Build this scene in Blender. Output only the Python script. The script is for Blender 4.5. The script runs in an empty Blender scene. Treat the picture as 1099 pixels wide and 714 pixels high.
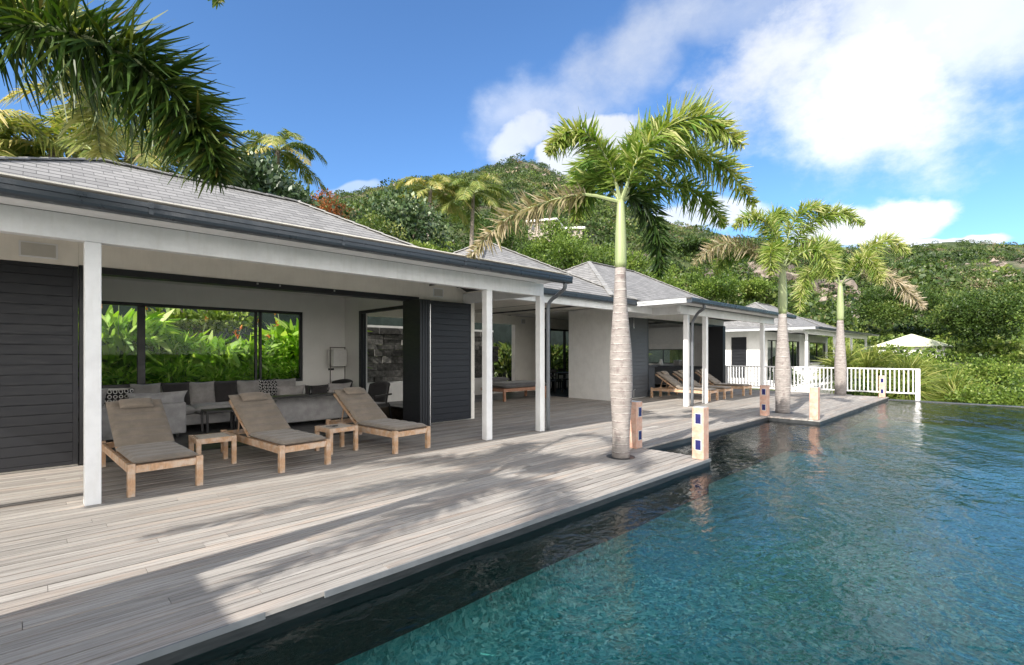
import bpy, math, random
import numpy as np
from mathutils import Vector, Matrix
R = math.radians
rng = np.random.default_rng(7)
random.seed(7)
S = bpy.context.scene
COL = S.collection

# ------------------------------------------------------------------ camera
CAMYAW = math.atan2(540, 525)            # view direction, measured from the facade direction (+X)
cam_d = bpy.data.cameras.new('camera')
cam = bpy.data.objects.new('camera', cam_d); COL.objects.link(cam)
cam.location = (0, 0, 1.5)
cam.rotation_euler = (R(90), 0, CAMYAW - R(90))
cam_d.sensor_width = 36; cam_d.lens = 36 * 525 / 1099
cam_d.shift_y = 22.5 / 1099
cam_d.clip_start = 0.05; cam_d.clip_end = 20000
S.camera = cam
CF = Vector((math.cos(CAMYAW), math.sin(CAMYAW), 0)); CR = Vector((math.sin(CAMYAW), -math.cos(CAMYAW), 0))

def ray(x, y):
    u = (x - 549.5) / 525; v = (379.5 - y) / 525
    return CF + u * CR + Vector((0, 0, v))

# ------------------------------------------------------------------ light
SUN_EL = R(35)
SUN_AZ = math.atan2(-0.14, -1.0)        # direction from the scene towards the sun, in the XY plane
sun_dir = Vector((math.cos(SUN_AZ) * math.cos(SUN_EL), math.sin(SUN_AZ) * math.cos(SUN_EL), math.sin(SUN_EL)))
sd = bpy.data.lights.new('sun', 'SUN'); sd.energy = 4.2; sd.angle = R(0.5); sd.color = (1, .945, .86)
so = bpy.data.objects.new('sun', sd); COL.objects.link(so); so.location = (-20, -5, 30)
so.rotation_euler = sun_dir.to_track_quat('Z', 'Y').to_euler()

W = bpy.data.worlds.new('World'); S.world = W; W.use_nodes = True
S.view_settings.view_transform = 'Standard'; S.view_settings.look = 'None'
S.view_settings.gamma = 1; S.view_settings.use_curve_mapping = False
S.view_settings.exposure = 0.94

class NT:
    """small helper round a node tree"""
    def __init__(s, tree): s.t = tree; s.n = tree.nodes; s.l = tree.links
    def new(s, kind, **kw):
        n = s.n.new(kind)
        for k, v in kw.items():
            if k.startswith('i_'): n.inputs[k[2:]].default_value = v
            else: setattr(n, k, v)
        return n
    def val(s, inp, v):
        if isinstance(v, bpy.types.NodeSocket): s.l.new(v, inp)
        else: inp.default_value = v
    def math(s, op, a, b=0.0, c=None, clamp=False):
        n = s.n.new('ShaderNodeMath'); n.operation = op; n.use_clamp = clamp
        s.val(n.inputs[0], a); s.val(n.inputs[1], b)
        if c is not None: s.val(n.inputs[2], c)
        return n.outputs[0]
    def vmath(s, op, a, b=(0, 0, 0)):
        n = s.n.new('ShaderNodeVectorMath'); n.operation = op
        s.val(n.inputs[0], a); s.val(n.inputs[1], b)
        return n.outputs['Value'] if op in ('DOT_PRODUCT', 'LENGTH') else n.outputs[0]
    def mix(s, f, a, b, mode='MIX'):
        n = s.n.new('ShaderNodeMix'); n.data_type = 'RGBA'; n.blend_type = mode
        s.val(n.inputs[0], f); s.val(n.inputs[6], a); s.val(n.inputs[7], b)
        return n.outputs[2]
    def noise(s, vec, scale, detail=3, rough=.5, w=None):
        n = s.n.new('ShaderNodeTexNoise'); n.inputs['Scale'].default_value = scale
        n.inputs['Detail'].default_value = detail; n.inputs['Roughness'].default_value = rough
        if vec is not None: s.l.new(vec, n.inputs['Vector'])
        return n
    def ramp(s, fac, stops):
        n = s.n.new('ShaderNodeValToRGB'); s.val(n.inputs[0], fac)
        e = n.color_ramp.elements
        e[0].position = stops[0][0]; e[0].color = c4(stops[0][1])
        e[1].position = stops[1][0]; e[1].color = c4(stops[1][1])
        for p, c in stops[2:]:
            k = e.new(p); k.color = c4(c)
        return n.outputs[0]
    def maprange(s, v, a, b, c=0, d=1, smooth=True):
        n = s.n.new('ShaderNodeMapRange'); n.interpolation_type = 'SMOOTHSTEP' if smooth else 'LINEAR'
        s.val(n.inputs[0], v); s.val(n.inputs[1], a); s.val(n.inputs[2], b); s.val(n.inputs[3], c); s.val(n.inputs[4], d)
        return n.outputs[0]
    def mapping(s, vec, scale=(1, 1, 1), rot=(0, 0, 0)):
        n = s.n.new('ShaderNodeMapping'); s.l.new(vec, n.inputs[0])
        n.inputs['Scale'].default_value = scale; n.inputs['Rotation'].default_value = rot
        return n.outputs[0]
def c4(c): return (c, c, c, 1) if isinstance(c, (int, float)) else (c[0], c[1], c[2], 1)

def build_world():
    W.node_tree.nodes.clear(); N = NT(W.node_tree)
    out = N.new('ShaderNodeOutputWorld'); bg = N.new('ShaderNodeBackground')
    sky = N.new('ShaderNodeTexSky', sky_type='NISHITA', sun_disc=False, sun_elevation=SUN_EL,
                sun_rotation=math.pi / 2 - SUN_AZ, altitude=0, air_density=1.0, dust_density=.35, ozone_density=2.2)
    tc = N.new('ShaderNodeTexCoord'); d = tc.outputs['Generated']
    nz = N.noise(N.mapping(d, (1, 1, 1.5)), 4.2, 10, .62); nz2 = N.noise(d, 1.9, 5, .6)
    wob = N.vmath('SUBTRACT', N.noise(d, 3.2, 4, .6).outputs['Color'], (.5, .5, .5))
    sc = N.new('ShaderNodeVectorMath', operation='SCALE'); N.l.new(wob, sc.inputs[0]); sc.inputs['Scale'].default_value = .16
    dd = N.vmath('ADD', d, sc.outputs[0])
    # cloud banks: (picture direction centre, half width, half height, tilt, softness, density)
    banks = [(905, 100, 235, 120, -12, 1.5, .88), (1010, 30, 210, 95, -10, 1.6, .74), (650, 80, 200, 70, 42, 2.2, .60), (760, 20, 160, 50, 10, 2.2, .45), (560, 130, 110, 60, 30, 2.0, .5),
             (560, 150, 75, 32, 30, 1.0, .70), (930, 245, 105, 38, 8, .8, .95), (1000, 268, 90, 14, 0, .5, .9),
             (628, 160, 62, 38, 25, .6, .85), (745, 225, 85, 26, 8, .8, .80), (5, 160, 28, 16, 30, .8, .8),
             (380, 200, 45, 10, 15, 1.2, .35), (1250, 120, 140, 70, 0, 1, .7)]
    tot = None
    for (px, py, hw, hh, tilt, soft, dens) in banks:
        c = ray(px, py).normalized()
        a = (ray(px + 10 * math.cos(R(tilt)), py - 10 * math.sin(R(tilt))).normalized() - c); ra = a.length * hw / 10; a.normalize()
        b = c.cross(a).normalized(); rb = ra * hh / hw
        rel = N.vmath('SUBTRACT', dd, tuple(c))
        x = N.math('DIVIDE', N.vmath('DOT_PRODUCT', rel, tuple(a)), ra)
        y = N.math('DIVIDE', N.vmath('DOT_PRODUCT', rel, tuple(b)), rb)
        q = N.math('SQRT', N.math('ADD', N.math('MULTIPLY', x, x), N.math('MULTIPLY', y, y)))
        front = N.math('GREATER_THAN', N.vmath('DOT_PRODUCT', d, tuple(c)), 0)
        m = N.math('MULTIPLY', N.maprange(q, 1.25, .25, 0, 1), front)
        edge = N.math('ADD', m, N.math('MULTIPLY', N.math('SUBTRACT', nz.outputs['Fac'], .5), 2.3))
        m = N.math('MULTIPLY', N.maprange(edge, .30, .30 + .55 * soft, 0, dens), N.maprange(m, 0, .25, 0, 1))
        tot = m if tot is None else N.math('MAXIMUM', tot, m)
    # unseen broken cloud cover added behind the camera as neutral fill light
    back = N.maprange(N.vmath('DOT_PRODUCT', dd, tuple((-CF * .93 + Vector((0, 0, .37))).normalized())), -.05, .45, 0, 1)
    bk = N.math('MULTIPLY', back, N.maprange(nz2.outputs['Fac'], .34, .52, .25, .95))
    tot = N.math('MAXIMUM', tot, bk)
    base = N.mix(1.0, sky.outputs[0], (.46, .64, .82, 1), 'MULTIPLY')
    shade = N.maprange(nz2.outputs['Fac'], .35, .65, .78, 1.0)
    ccol = N.new('ShaderNodeVectorMath', operation='SCALE'); ccol.inputs[0].default_value = (4.4, 4.5, 4.65); N.l.new(shade, ccol.inputs['Scale'])
    col = N.mix(tot, base, ccol.outputs[0])
    # low bright bank, unseen behind the camera, added to light porch and rooms
    zz = N.new('ShaderNodeSeparateXYZ'); N.l.new(d, zz.inputs[0])
    low_fill = N.math('MULTIPLY', N.maprange(N.vmath('DOT_PRODUCT', dd, tuple(-CF)), .15, .65, 0, 1), N.maprange(zz.outputs[2], .62, .30, 0, 1))
    low_fill = N.math('MULTIPLY', low_fill, N.maprange(nz2.outputs['Fac'], .35, .55, .6, 1))
    col = N.mix(low_fill, col, (15.0, 14.2, 13.2, 1))
    N.l.new(col, bg.inputs[0]); bg.inputs[1].default_value = .15
    N.l.new(bg.outputs[0], out.inputs[0])
build_world()

# ------------------------------------------------------------------ materials
MATS = {}
def mat(name, fn=None, **kw):
    if name in MATS: return MATS[name]
    m = bpy.data.materials.new(name); m.use_nodes = True
    N = NT(m.node_tree); b = N.n['Principled BSDF']; N.b = b; N.out = N.n['Material Output']
    if fn: fn(N, b, **kw)
    MATS[name] = m
    return m
def bump(N, b, h, dist=.01, strength=1.0):
    n = N.new('ShaderNodeBump'); n.inputs['Distance'].default_value = dist; n.inputs['Strength'].default_value = strength
    N.l.new(h, n.inputs['Height']); N.l.new(n.outputs[0], b.inputs['Normal']); return n
def oc(N): return N.new('ShaderNodeTexCoord').outputs['Object']
def attr(N, name='tone'): return N.new('ShaderNodeAttribute', attribute_name=name).outputs['Fac']

def f_paint(N, b, col=(.8, .8, .79), rough=.5, dirt=.1, sc=3):
    v = oc(N); n = N.noise(v, sc, 6, .65); n2 = N.noise(N.mapping(v, (6, 6, .7)), 4, 4)
    f = N.maprange(n.outputs['Fac'], .35, .7, 0, 1); g = N.maprange(n2.outputs['Fac'], .45, .75, 0, 1)
    c = N.mix(f, c4([x * (1 + dirt * .3) for x in col]), c4([x * (1 - dirt) for x in col]))
    c = N.mix(N.math('MULTIPLY', g, dirt * 2), c, c4([col[0] * .72, col[1] * .69, col[2] * .62]))
    N.l.new(c, b.inputs['Base Color'])
    N.val(b.inputs['Roughness'], N.maprange(n.outputs['Fac'], .3, .7, rough - .08, rough + .12))
    bump(N, b, N.noise(v, 60, 3).outputs['Fac'], .002, .5)
def f_deck(N, b, wet=1):
    v = oc(N); t = attr(N)
    off = N.new('ShaderNodeCombineXYZ'); N.l.new(N.math('MULTIPLY', t, 37.0), off.inputs[0]); N.l.new(N.math('MULTIPLY', t, 91.0), off.inputs[2])
    vv = N.vmath('ADD', v, off.outputs[0])
    g = N.noise(N.mapping(vv, (.9, 34, 6)), 2.0, 8, .72); g2 = N.noise(N.mapping(vv, (.5, 3.5, 1)), 1.6, 5, .6)
    c = N.ramp(g.outputs['Fac'], [(.26, (.135, .116, .102)), (.44, (.29, .268, .246)), (.60, (.415, .390, .363)), (.80, (.55, .53, .50))])
    warm = N.mix(N.maprange(g2.outputs['Fac'], .48, .72, 0, .55), c, N.mix(.7, c, (.50, .36, .27, 1)))
    tone = N.maprange(t, 0, 1, .80, 1.16, False)
    s = N.new('ShaderNodeVectorMath', operation='SCALE'); N.l.new(warm, s.inputs[0]); N.l.new(tone, s.inputs['Scale'])
    blotch = N.noise(v, 1.1, 5, .6)
    c = N.mix(N.maprange(blotch.outputs['Fac'], .5, .72, 0, .32), s.outputs[0], (.30, .27, .25, 1))
    N.l.new(c, b.inputs['Base Color']); N.val(b.inputs['Roughness'], N.maprange(g.outputs['Fac'], .3, .7, .82, .62))
    b.inputs['Specular IOR Level'].default_value = .3
    bump(N, b, N.math('ADD', g.outputs['Fac'], N.math('MULTIPLY', N.noise(N.mapping(vv, (1, 60, 1)), 3, 2).outputs['Fac'], .5)), .006, .9)
def f_teak(N, b, col=(.58, .35, .20), grey=.58):
    v = oc(N); g = N.noise(N.mapping(v, (3, 3, 3)), 3, 5, .6); w = N.noise(N.mapping(v, (22, 4, 4)), 4, 6, .7)
    c = N.mix(N.maprange(w.outputs['Fac'], .3, .7), c4(col), c4([x * .68 for x in col]))
    c = N.mix(N.maprange(g.outputs['Fac'], .38, .68, 0, grey), c, (.62, .55, .47, 1))
    N.l.new(c, b.inputs['Base Color']); b.inputs['Roughness'].default_value = .6
    bump(N, b, w.outputs['Fac'], .003, .6)
def f_fabric(N, b, col=(.2, .18, .155), weave=240, var=.2):
    v = oc(N); n = N.noise(v, 7, 5, .6)
    w = N.new('ShaderNodeTexVoronoi'); w.inputs['Scale'].default_value = weave; N.l.new(v, w.inputs['Vector'])
    c = N.mix(N.maprange(n.outputs['Fac'], .3, .7), c4([x * (1 + var) for x in col]), c4([x * (1 - var) for x in col]))
    c = N.mix(N.math('MULTIPLY', w.outputs['Distance'], .7, clamp=True), c, c4([x * .6 for x in col]))
    N.l.new(c, b.inputs['Base Color']); b.inputs['Roughness'].default_value = .92
    b.inputs['Sheen Weight'].default_value = .25
    bump(N, b, N.math('ADD', N.math('MULTIPLY', w.outputs['Distance'], .3), N.noise(v, 12, 4).outputs['Fac']), .006, .7)
def f_pattern(N, b):
    v = oc(N); m = N.mapping(v, (13, 13, 13))
    fr = N.vmath('FRACTION', m); ce = N.vmath('SUBTRACT', fr, (.5, .5, .5)); sx = N.new('ShaderNodeSeparateXYZ'); N.l.new(ce, sx.inputs[0])
    d = N.math('SQRT', N.math('ADD', N.math('POWER', N.math('ABSOLUTE', sx.outputs[0]), 2), N.math('POWER', N.math('ABSOLUTE', sx.outputs[1]), 2)))
    ring = N.math('MULTIPLY', N.math('GREATER_THAN', d, .24), N.math('LESS_THAN', d, .40))
    N.l.new(N.mix(ring, (.012, .011, .012, 1), (.62, .60, .58, 1)), b.inputs['Base Color']); b.inputs['Roughness'].default_value = .9
def f_shingle(N, b):
    uv = N.new('ShaderNodeUVMap').outputs[0]
    br = N.new('ShaderNodeTexBrick'); N.l.new(uv, br.inputs['Vector']); br.inputs['Scale'].default_value = 1
    br.inputs['Brick Width'].default_value = .24; br.inputs['Row Height'].default_value = .18; br.inputs['Mortar Size'].default_value = .004
    br.inputs['Mortar Smooth'].default_value = .1
    br.inputs['Color1'].default_value = (.34, .332, .325, 1); br.inputs['Color2'].default_value = (.19, .186, .182, 1); br.inputs['Mortar'].default_value = (.03, .03, .03, 1)
    sx = N.new('ShaderNodeSeparateXYZ'); N.l.new(uv, sx.inputs[0])
    saw = N.math('FRACT', N.math('DIVIDE', sx.outputs[1], .18))
    n = N.noise(N.mapping(uv, (12, 60, 1)), 1, 5, .7); n2 = N.noise(uv, .9, 5, .6)
    c = N.mix(N.maprange(n.outputs['Fac'], .3, .7, .1, .7), br.outputs['Color'], (.20, .196, .192, 1))
    c = N.mix(N.maprange(n2.outputs['Fac'], .45, .75, 0, .45), c, (.25, .245, .24, 1))
    gapline = N.math('LESS_THAN', saw, .15)
    c = N.mix(N.math('MULTIPLY', gapline, .85), c, (.035, .035, .035, 1))
    N.l.new(c, b.inputs['Base Color']); b.inputs['Roughness'].default_value = .8
    h = N.math('ADD', N.math('MULTIPLY', N.math('SUBTRACT', 1.0, saw), 1.0), N.math('MULTIPLY', br.outputs['Fac'], -.6))
    bump(N, b, N.math('ADD', h, N.math('MULTIPLY', n.outputs['Fac'], .3)), .02, .9)
def f_dark(N, b, col=(.017, .019, .024), rough=.42):
    v = oc(N); n = N.noise(N.mapping(v, (2, 2, 14)), 3, 6, .6)
    N.l.new(N.mix(N.maprange(n.outputs['Fac'], .3, .75), c4(col), c4([x * 1.55 for x in col])), b.inputs['Base Color'])
    N.val(b.inputs['Roughness'], N.maprange(n.outputs['Fac'], .3, .7, rough, rough + .2))
    bump(N, b, n.outputs['Fac'], .002, .5)
def f_metal(N, b, col=(.11, .13, .15), rough=.38, metal=.3):
    v = oc(N); n = N.noise(v, 9, 5, .6)
    N.l.new(N.mix(n.outputs['Fac'], c4([x * .8 for x in col]), c4([x * 1.25 for x in col])), b.inputs['Base Color'])
    b.inputs['Metallic'].default_value = metal; N.val(b.inputs['Roughness'], N.maprange(n.outputs['Fac'], .3, .7, rough - .1, rough + .15))
def f_glass(N, b, tint=(.93, .96, .95), ior=1.5, k=1.0):
    N.n.remove(b); tr = N.new('ShaderNodeBsdfTransparent'); tr.inputs[0].default_value = c4(tint)
    gl = N.new('ShaderNodeBsdfGlossy'); gl.inputs['Roughness'].default_value = .01
    fr = N.new('ShaderNodeFresnel'); fr.inputs[0].default_value = ior
    mx = N.new('ShaderNodeMixShader'); N.l.new(N.math('MULTIPLY', fr.outputs[0], k, clamp=True), mx.inputs[0])
    N.l.new(tr.outputs[0], mx.inputs[1]); N.l.new(gl.outputs[0], mx.inputs[2]); N.l.new(mx.outputs[0], N.out.inputs[0])
def f_water(N, b):
    N.n.remove(b); v = oc(N)
    n1 = N.noise(N.mapping(v, (1.0, 1.5, 1)), 4.2, 3, .5); n1.inputs['Distortion'].default_value = .6
    n2 = N.noise(N.mapping(v, (1.2, 2.0, 1)), 13, 2, .5); n3 = N.noise(v, .5, 2, .5)
    h = N.math('ADD', N.math('MULTIPLY', n1.outputs['Fac'], 1.0), N.math('MULTIPLY', n2.outputs['Fac'], .17))
    h = N.math('MULTIPLY', h, N.maprange(n3.outputs['Fac'], .3, .7, .75, 1.15))
    bm = N.new('ShaderNodeBump'); bm.inputs['Distance'].default_value = .05; bm.inputs['Strength'].default_value = .34; N.l.new(h, bm.inputs['Height'])
    tr = N.new('ShaderNodeBsdfTransparent'); tr.inputs[0].default_value = (.70, .93, .92, 1)
    gl = N.new('ShaderNodeBsdfGlossy'); gl.inputs['Roughness'].default_value = .02; N.l.new(bm.outputs[0], gl.inputs['Normal'])
    fr = N.new('ShaderNodeFresnel'); fr.inputs[0].default_value = 1.34; N.l.new(bm.outputs[0], fr.inputs['Normal'])
    mx = N.new('ShaderNodeMixShader'); N.l.new(fr.outputs[0], mx.inputs[0])
    N.l.new(tr.outputs[0], mx.inputs[1]); N.l.new(gl.outputs[0], mx.inputs[2]); N.l.new(mx.outputs[0], N.out.inputs[0])
def f_poolfloor(N, b):
    v = oc(N); wv = N.vmath('ADD', v, N.vmath('SCALE', N.noise(v, 4, 3).outputs['Color']))
    wn = N.noise(v, 3.5, 4, .6); sc = N.new('ShaderNodeVectorMath', operation='SCALE'); N.l.new(wn.outputs['Color'], sc.inputs[0]); sc.inputs['Scale'].default_value = .28
    vv = N.vmath('ADD', v, sc.outputs[0])
    vo = N.new('ShaderNodeTexVoronoi', feature='DISTANCE_TO_EDGE'); vo.inputs['Scale'].default_value = 9; N.l.new(N.mapping(vv, (1, 1.5, 1)), vo.inputs['Vector'])
    vo2 = N.new('ShaderNodeTexVoronoi'); vo2.inputs['Scale'].default_value = 26; N.l.new(vv, vo2.inputs['Vector'])
    sep = N.new('ShaderNodeSeparateColor'); N.l.new(vo2.outputs['Color'], sep.inputs[0])
    c = N.ramp(sep.outputs[0], [(.0, (.04, .16, .17)), (.5, (.09, .32, .34)), (.85, (.20, .52, .52)), (1, (.5, .8, .76))])
    line = N.maprange(vo.outputs['Distance'], .0, .09, .55, 0)
    c = N.mix(line, c, (.42, .74, .70, 1))
    big = N.noise(v, .35, 3, .5)
    c = N.mix(N.maprange(big.outputs['Fac'], .35, .65, 0, .6), c, (.035, .13, .16, 1))
    N.l.new(c, b.inputs['Base Color']); b.inputs['Roughness'].default_value = .5
def f_stone(N, b, a=(.05, .05, .048), c2=(.17, .165, .155)):
    v = oc(N); n = N.noise(v, 9, 7, .7); t = attr(N)
    c = N.mix(N.maprange(n.outputs['Fac'], .35, .7), c4(a), c4(c2)); s = N.new('ShaderNodeVectorMath', operation='SCALE')
    N.l.new(c, s.inputs[0]); N.l.new(N.maprange(t, 0, 1, .5, 1.3), s.inputs['Scale']); N.l.new(s.outputs[0], b.inputs['Base Color'])
    b.inputs['Roughness'].default_value = .8; bump(N, b, n.outputs['Fac'], .02)
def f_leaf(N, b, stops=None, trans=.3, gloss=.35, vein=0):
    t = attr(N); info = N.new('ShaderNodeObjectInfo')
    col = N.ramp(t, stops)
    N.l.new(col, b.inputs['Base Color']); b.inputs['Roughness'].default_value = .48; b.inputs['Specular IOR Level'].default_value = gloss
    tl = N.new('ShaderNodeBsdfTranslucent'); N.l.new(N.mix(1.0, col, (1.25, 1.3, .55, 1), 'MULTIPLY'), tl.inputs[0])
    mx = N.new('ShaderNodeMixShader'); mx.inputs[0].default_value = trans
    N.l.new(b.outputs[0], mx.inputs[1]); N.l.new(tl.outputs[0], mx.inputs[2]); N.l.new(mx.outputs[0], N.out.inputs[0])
def f_trunk(N, b, a=(.31, .28, .262), c2=(.13, .095, .09), rings=9.0):
    v = oc(N); sx = N.new('ShaderNodeSeparateXYZ'); N.l.new(v, sx.inputs[0])
    n = N.noise(N.mapping(v, (3, 3, 9)), 2.5, 6, .7); z = N.math('ADD', N.math('MULTIPLY', sx.outputs[2], rings), N.math('MULTIPLY', n.outputs['Fac'], .55))
    fr = N.math('FRACT', z); ring = N.maprange(fr, 0, .16, 1, 0); ring2 = N.maprange(fr, .82, 1, 0, 1)
    c = N.mix(N.maprange(n.outputs['Fac'], .35, .65), c4(a), c4([x * .72 for x in a]))
    red = N.noise(v, 6, 5, .7); c = N.mix(N.maprange(red.outputs['Fac'], .52, .7, 0, .75), c, c4(c2))
    c = N.mix(N.math('MULTIPLY', ring, .6), c, (.50, .48, .45, 1)); c = N.mix(N.math('MULTIPLY', ring2, .75), c, c4(c2))
    N.l.new(c, b.inputs['Base Color']); b.inputs['Roughness'].default_value = .85
    bump(N, b, N.math('ADD', N.math('MULTIPLY', ring2, -.8), n.outputs['Fac']), .012)
def f_shaft(N, b):
    v = oc(N); sx = N.new('ShaderNodeSeparateXYZ'); N.l.new(v, sx.inputs[0]); n = N.noise(N.mapping(v, (8, 8, .6)), 3, 5, .6)
    c = N.mix(n.outputs['Fac'], (.16, .22, .08, 1), (.36, .39, .21, 1)); N.l.new(c, b.inputs['Base Color']); b.inputs['Roughness'].default_value = .45
def f_bark(N, b):
    v = oc(N); n = N.noise(N.mapping(v, (6, 6, 1.5)), 3, 6, .7)
    N.l.new(N.mix(n.outputs['Fac'], (.10, .075, .055, 1), (.28, .235, .19, 1)), b.inputs['Base Color']); b.inputs['Roughness'].default_value = .9
    bump(N, b, n.outputs['Fac'], .03)
def f_ground(N, b):
    v = oc(N); n = N.noise(v, .055, 7, .62); n2 = N.noise(v, .5, 7, .7); n3 = N.noise(v, .018, 4, .55)
    c = N.ramp(n2.outputs['Fac'], [(.3, (.018, .030, .010)), (.5, (.05, .078, .022)), (.7, (.13, .145, .05))])
    rock = N.ramp(N.noise(v, .9, 8, .75).outputs['Fac'], [(.3, (.10, .075, .06)), (.55, (.26, .21, .17)), (.75, (.42, .37, .32))])
    f = N.math('MULTIPLY', N.maprange(n.outputs['Fac'], .55, .64, 0, .85), N.maprange(n3.outputs['Fac'], .42, .55, 0, 1))
    N.l.new(N.mix(f, c, rock), b.inputs['Base Color']); b.inputs['Roughness'].default_value = .95
    bump(N, b, n2.outputs['Fac'], 1.5, .8)
def f_floor(N, b, col=(.03, .03, .032), rough=.28):
    v = oc(N); n = N.noise(v, 2, 5, .6)
    br = N.new('ShaderNodeTexBrick'); br.offset = 0; N.l.new(v, br.inputs['Vector']); br.inputs['Scale'].default_value = 1
    br.inputs['Brick Width'].default_value = .8; br.inputs['Row Height'].default_value = .8; br.inputs['Mortar Size'].default_value = .004
    N.l.new(N.mix(br.outputs['Fac'], N.mix(n.outputs['Fac'], c4([x * .8 for x in col]), c4([x * 1.3 for x in col])), (.015, .015, .015, 1)), b.inputs['Base Color'])
    N.val(b.inputs['Roughness'], N.maprange(n.outputs['Fac'], .3, .7, rough, rough + .15))
def f_plain(N, b, col=(.5, .5, .5), rough=.5, metal=0):
    v = oc(N); n = N.noise(v, 14, 4)
    N.l.new(N.mix(n.outputs['Fac'], c4([x * .88 for x in col]), c4([x * 1.1 for x in col])), b.inputs['Base Color'])
    b.inputs['Roughness'].default_value = rough; b.inputs['Metallic'].default_value = metal

M_white = mat('white_paint', f_paint, col=(.82, .82, .82), rough=.45, dirt=.09)
M_cream = mat('cream_render', f_paint, col=(.84, .80, .72), rough=.8, dirt=.06)
M_wall = mat('white_render', f_paint, col=(.80, .79, .77), rough=.8, dirt=.07)
M_inner = mat('interior_paint', f_paint, col=(.87, .85, .81), rough=.85, dirt=.03)
M_dark = mat('charcoal_boards', f_dark, col=(.010, .011, .015))
M_grey = mat('grey_boards', f_dark, col=(.06, .066, .075))
M_frame = mat('black_frame', f_dark, col=(.012, .013, .016), rough=.35)
M_pipe = mat('downpipe_metal', f_metal, col=(.13, .14, .155), rough=.4, metal=.2)
M_gutter = mat('gutter_metal', f_metal, col=(.042, .053, .067), rough=.35, metal=.2)
M_lead = mat('pale_gutter', f_metal, col=(.50, .52, .53), rough=.4, metal=.1)
M_shingle = mat('shingle', f_shingle)
M_ridge = mat('ridge_cap', f_paint, col=(.27, .27, .27), rough=.8, dirt=.3)
M_deck = mat('weathered_deck', f_deck)
M_under = mat('deck_edge', f_dark, col=(.022, .024, .026), rough=.35)
M_teak = mat('teak', f_teak)
M_post = mat('bollard_wood', f_teak, col=(.60, .34, .25), grey=.38)
M_taupe = mat('taupe_canvas', f_fabric, col=(.25, .205, .16))
M_sofa = mat('grey_linen', f_fabric, col=(.42, .41, .41))
M_cush = mat('grey_cushion', f_fabric, col=(.36, .34, .33))
M_dcush = mat('dark_cushion', f_fabric, col=(.035, .031, .032))
M_pat = mat('ring_pattern', f_pattern)
M_wicker = mat('black_wicker', f_fabric, col=(.016, .015, .016), weave=60)
M_glass = mat('window_glass', f_glass, k=.14)
M_water = mat('pool_water', f_water)
def f_poolfloor_(N, b): pass
M_pfloor = None
M_black = mat('black_steel', f_plain, col=(.012, .012, .013), rough=.35)
M_steel = mat('steel', f_plain, col=(.6, .6, .6), rough=.3, metal=1)
M_floor = mat('dark_tile', f_floor)
M_stone = mat('dark_stone', f_stone)
M_retain = mat('retaining_render', f_paint, col=(.028, .042, .034), rough=.9, dirt=.3)
M_linen = mat('lamp_linen', f_plain, col=(.72, .70, .66), rough=.8)
M_grille = mat('speaker_grille', f_plain, col=(.52, .50, .45), rough=.7)
M_trunk = mat('ringed_palm_trunk', f_trunk)
M_trunk2 = mat('coconut_trunk', f_trunk, a=(.26, .22, .18), c2=(.13, .10, .08), rings=12)
M_shaft = mat('green_crownshaft', f_shaft)
M_bark = mat('bark', f_bark)
M_ground = mat('hill_ground', f_ground)
M_white_pl = mat('white_appliance', f_plain, col=(.75, .75, .74), rough=.35)

def leafmat(name, stops, **kw): return mat(name, f_leaf, stops=stops, **kw)
L_fox = leafmat('foxtail_leaflets', [(0, (.03, .085, .012)), (.42, (.10, .20, .028)), (.75, (.26, .33, .07)), (1, (.52, .50, .24))], trans=.38)
L_foxold = leafmat('old_foxtail_leaflets', [(0, (.08, .10, .03)), (.45, (.22, .21, .09)), (.8, (.33, .27, .17)), (1, (.46, .39, .30))], trans=.25)
L_foxdark = leafmat('deep_green_leaflets', [(0, (.014, .035, .006)), (.5, (.035, .075, .010)), (.85, (.10, .13, .02)), (1, (.18, .12, .04))], trans=.25)
L_coco = leafmat('coconut_leaflets', [(0, (.05, .09, .02)), (.5, (.13, .19, .04)), (.8, (.33, .34, .10)), (1, (.55, .45, .20))], trans=.3)
L_dark = leafmat('dark_broad_leaves', [(0, (.012, .030, .010)), (.5, (.03, .065, .018)), (.85, (.07, .12, .035)), (1, (.20, .25, .13))], trans=.12, gloss=.7)
L_mid = leafmat('green_leaves', [(0, (.018, .038, .008)), (.5, (.055, .10, .018)), (.85, (.12, .17, .035)), (1, (.24, .26, .08))], trans=.3)
L_light = leafmat('yellow_green_leaves', [(0, (.03, .065, .010)), (.45, (.095, .16, .022)), (.8, (.19, .26, .045)), (1, (.32, .36, .11))], trans=.3)
L_hel = leafmat('paddle_leaves', [(0, (.06, .14, .015)), (.4, (.20, .38, .04)), (.8, (.42, .60, .09)), (1, (.62, .72, .25))], trans=.5, gloss=.6)
L_spike = leafmat('spiky_leaves', [(0, (.05, .09, .015)), (.5, (.16, .21, .035)), (.85, (.32, .33, .09)), (1, (.48, .43, .18))], trans=.3)
L_orange = leafmat('orange_flowers', [(0, (.45, .08, .02)), (.5, (.65, .16, .03)), (1, (.75, .35, .08))], trans=.3)
L_flame = leafmat('flame_leaves', [(0, (.10, .12, .03)), (.4, (.22, .16, .05)), (.75, (.42, .13, .05)), (1, (.55, .22, .10))], trans=.3)
L_scrub = leafmat('scrub_leaves', [(0, (.014, .030, .008)), (.35, (.034, .066, .014)), (.7, (.07, .108, .024)), (.92, (.14, .16, .05)), (1, (.22, .18, .12))], trans=.15)

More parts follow.
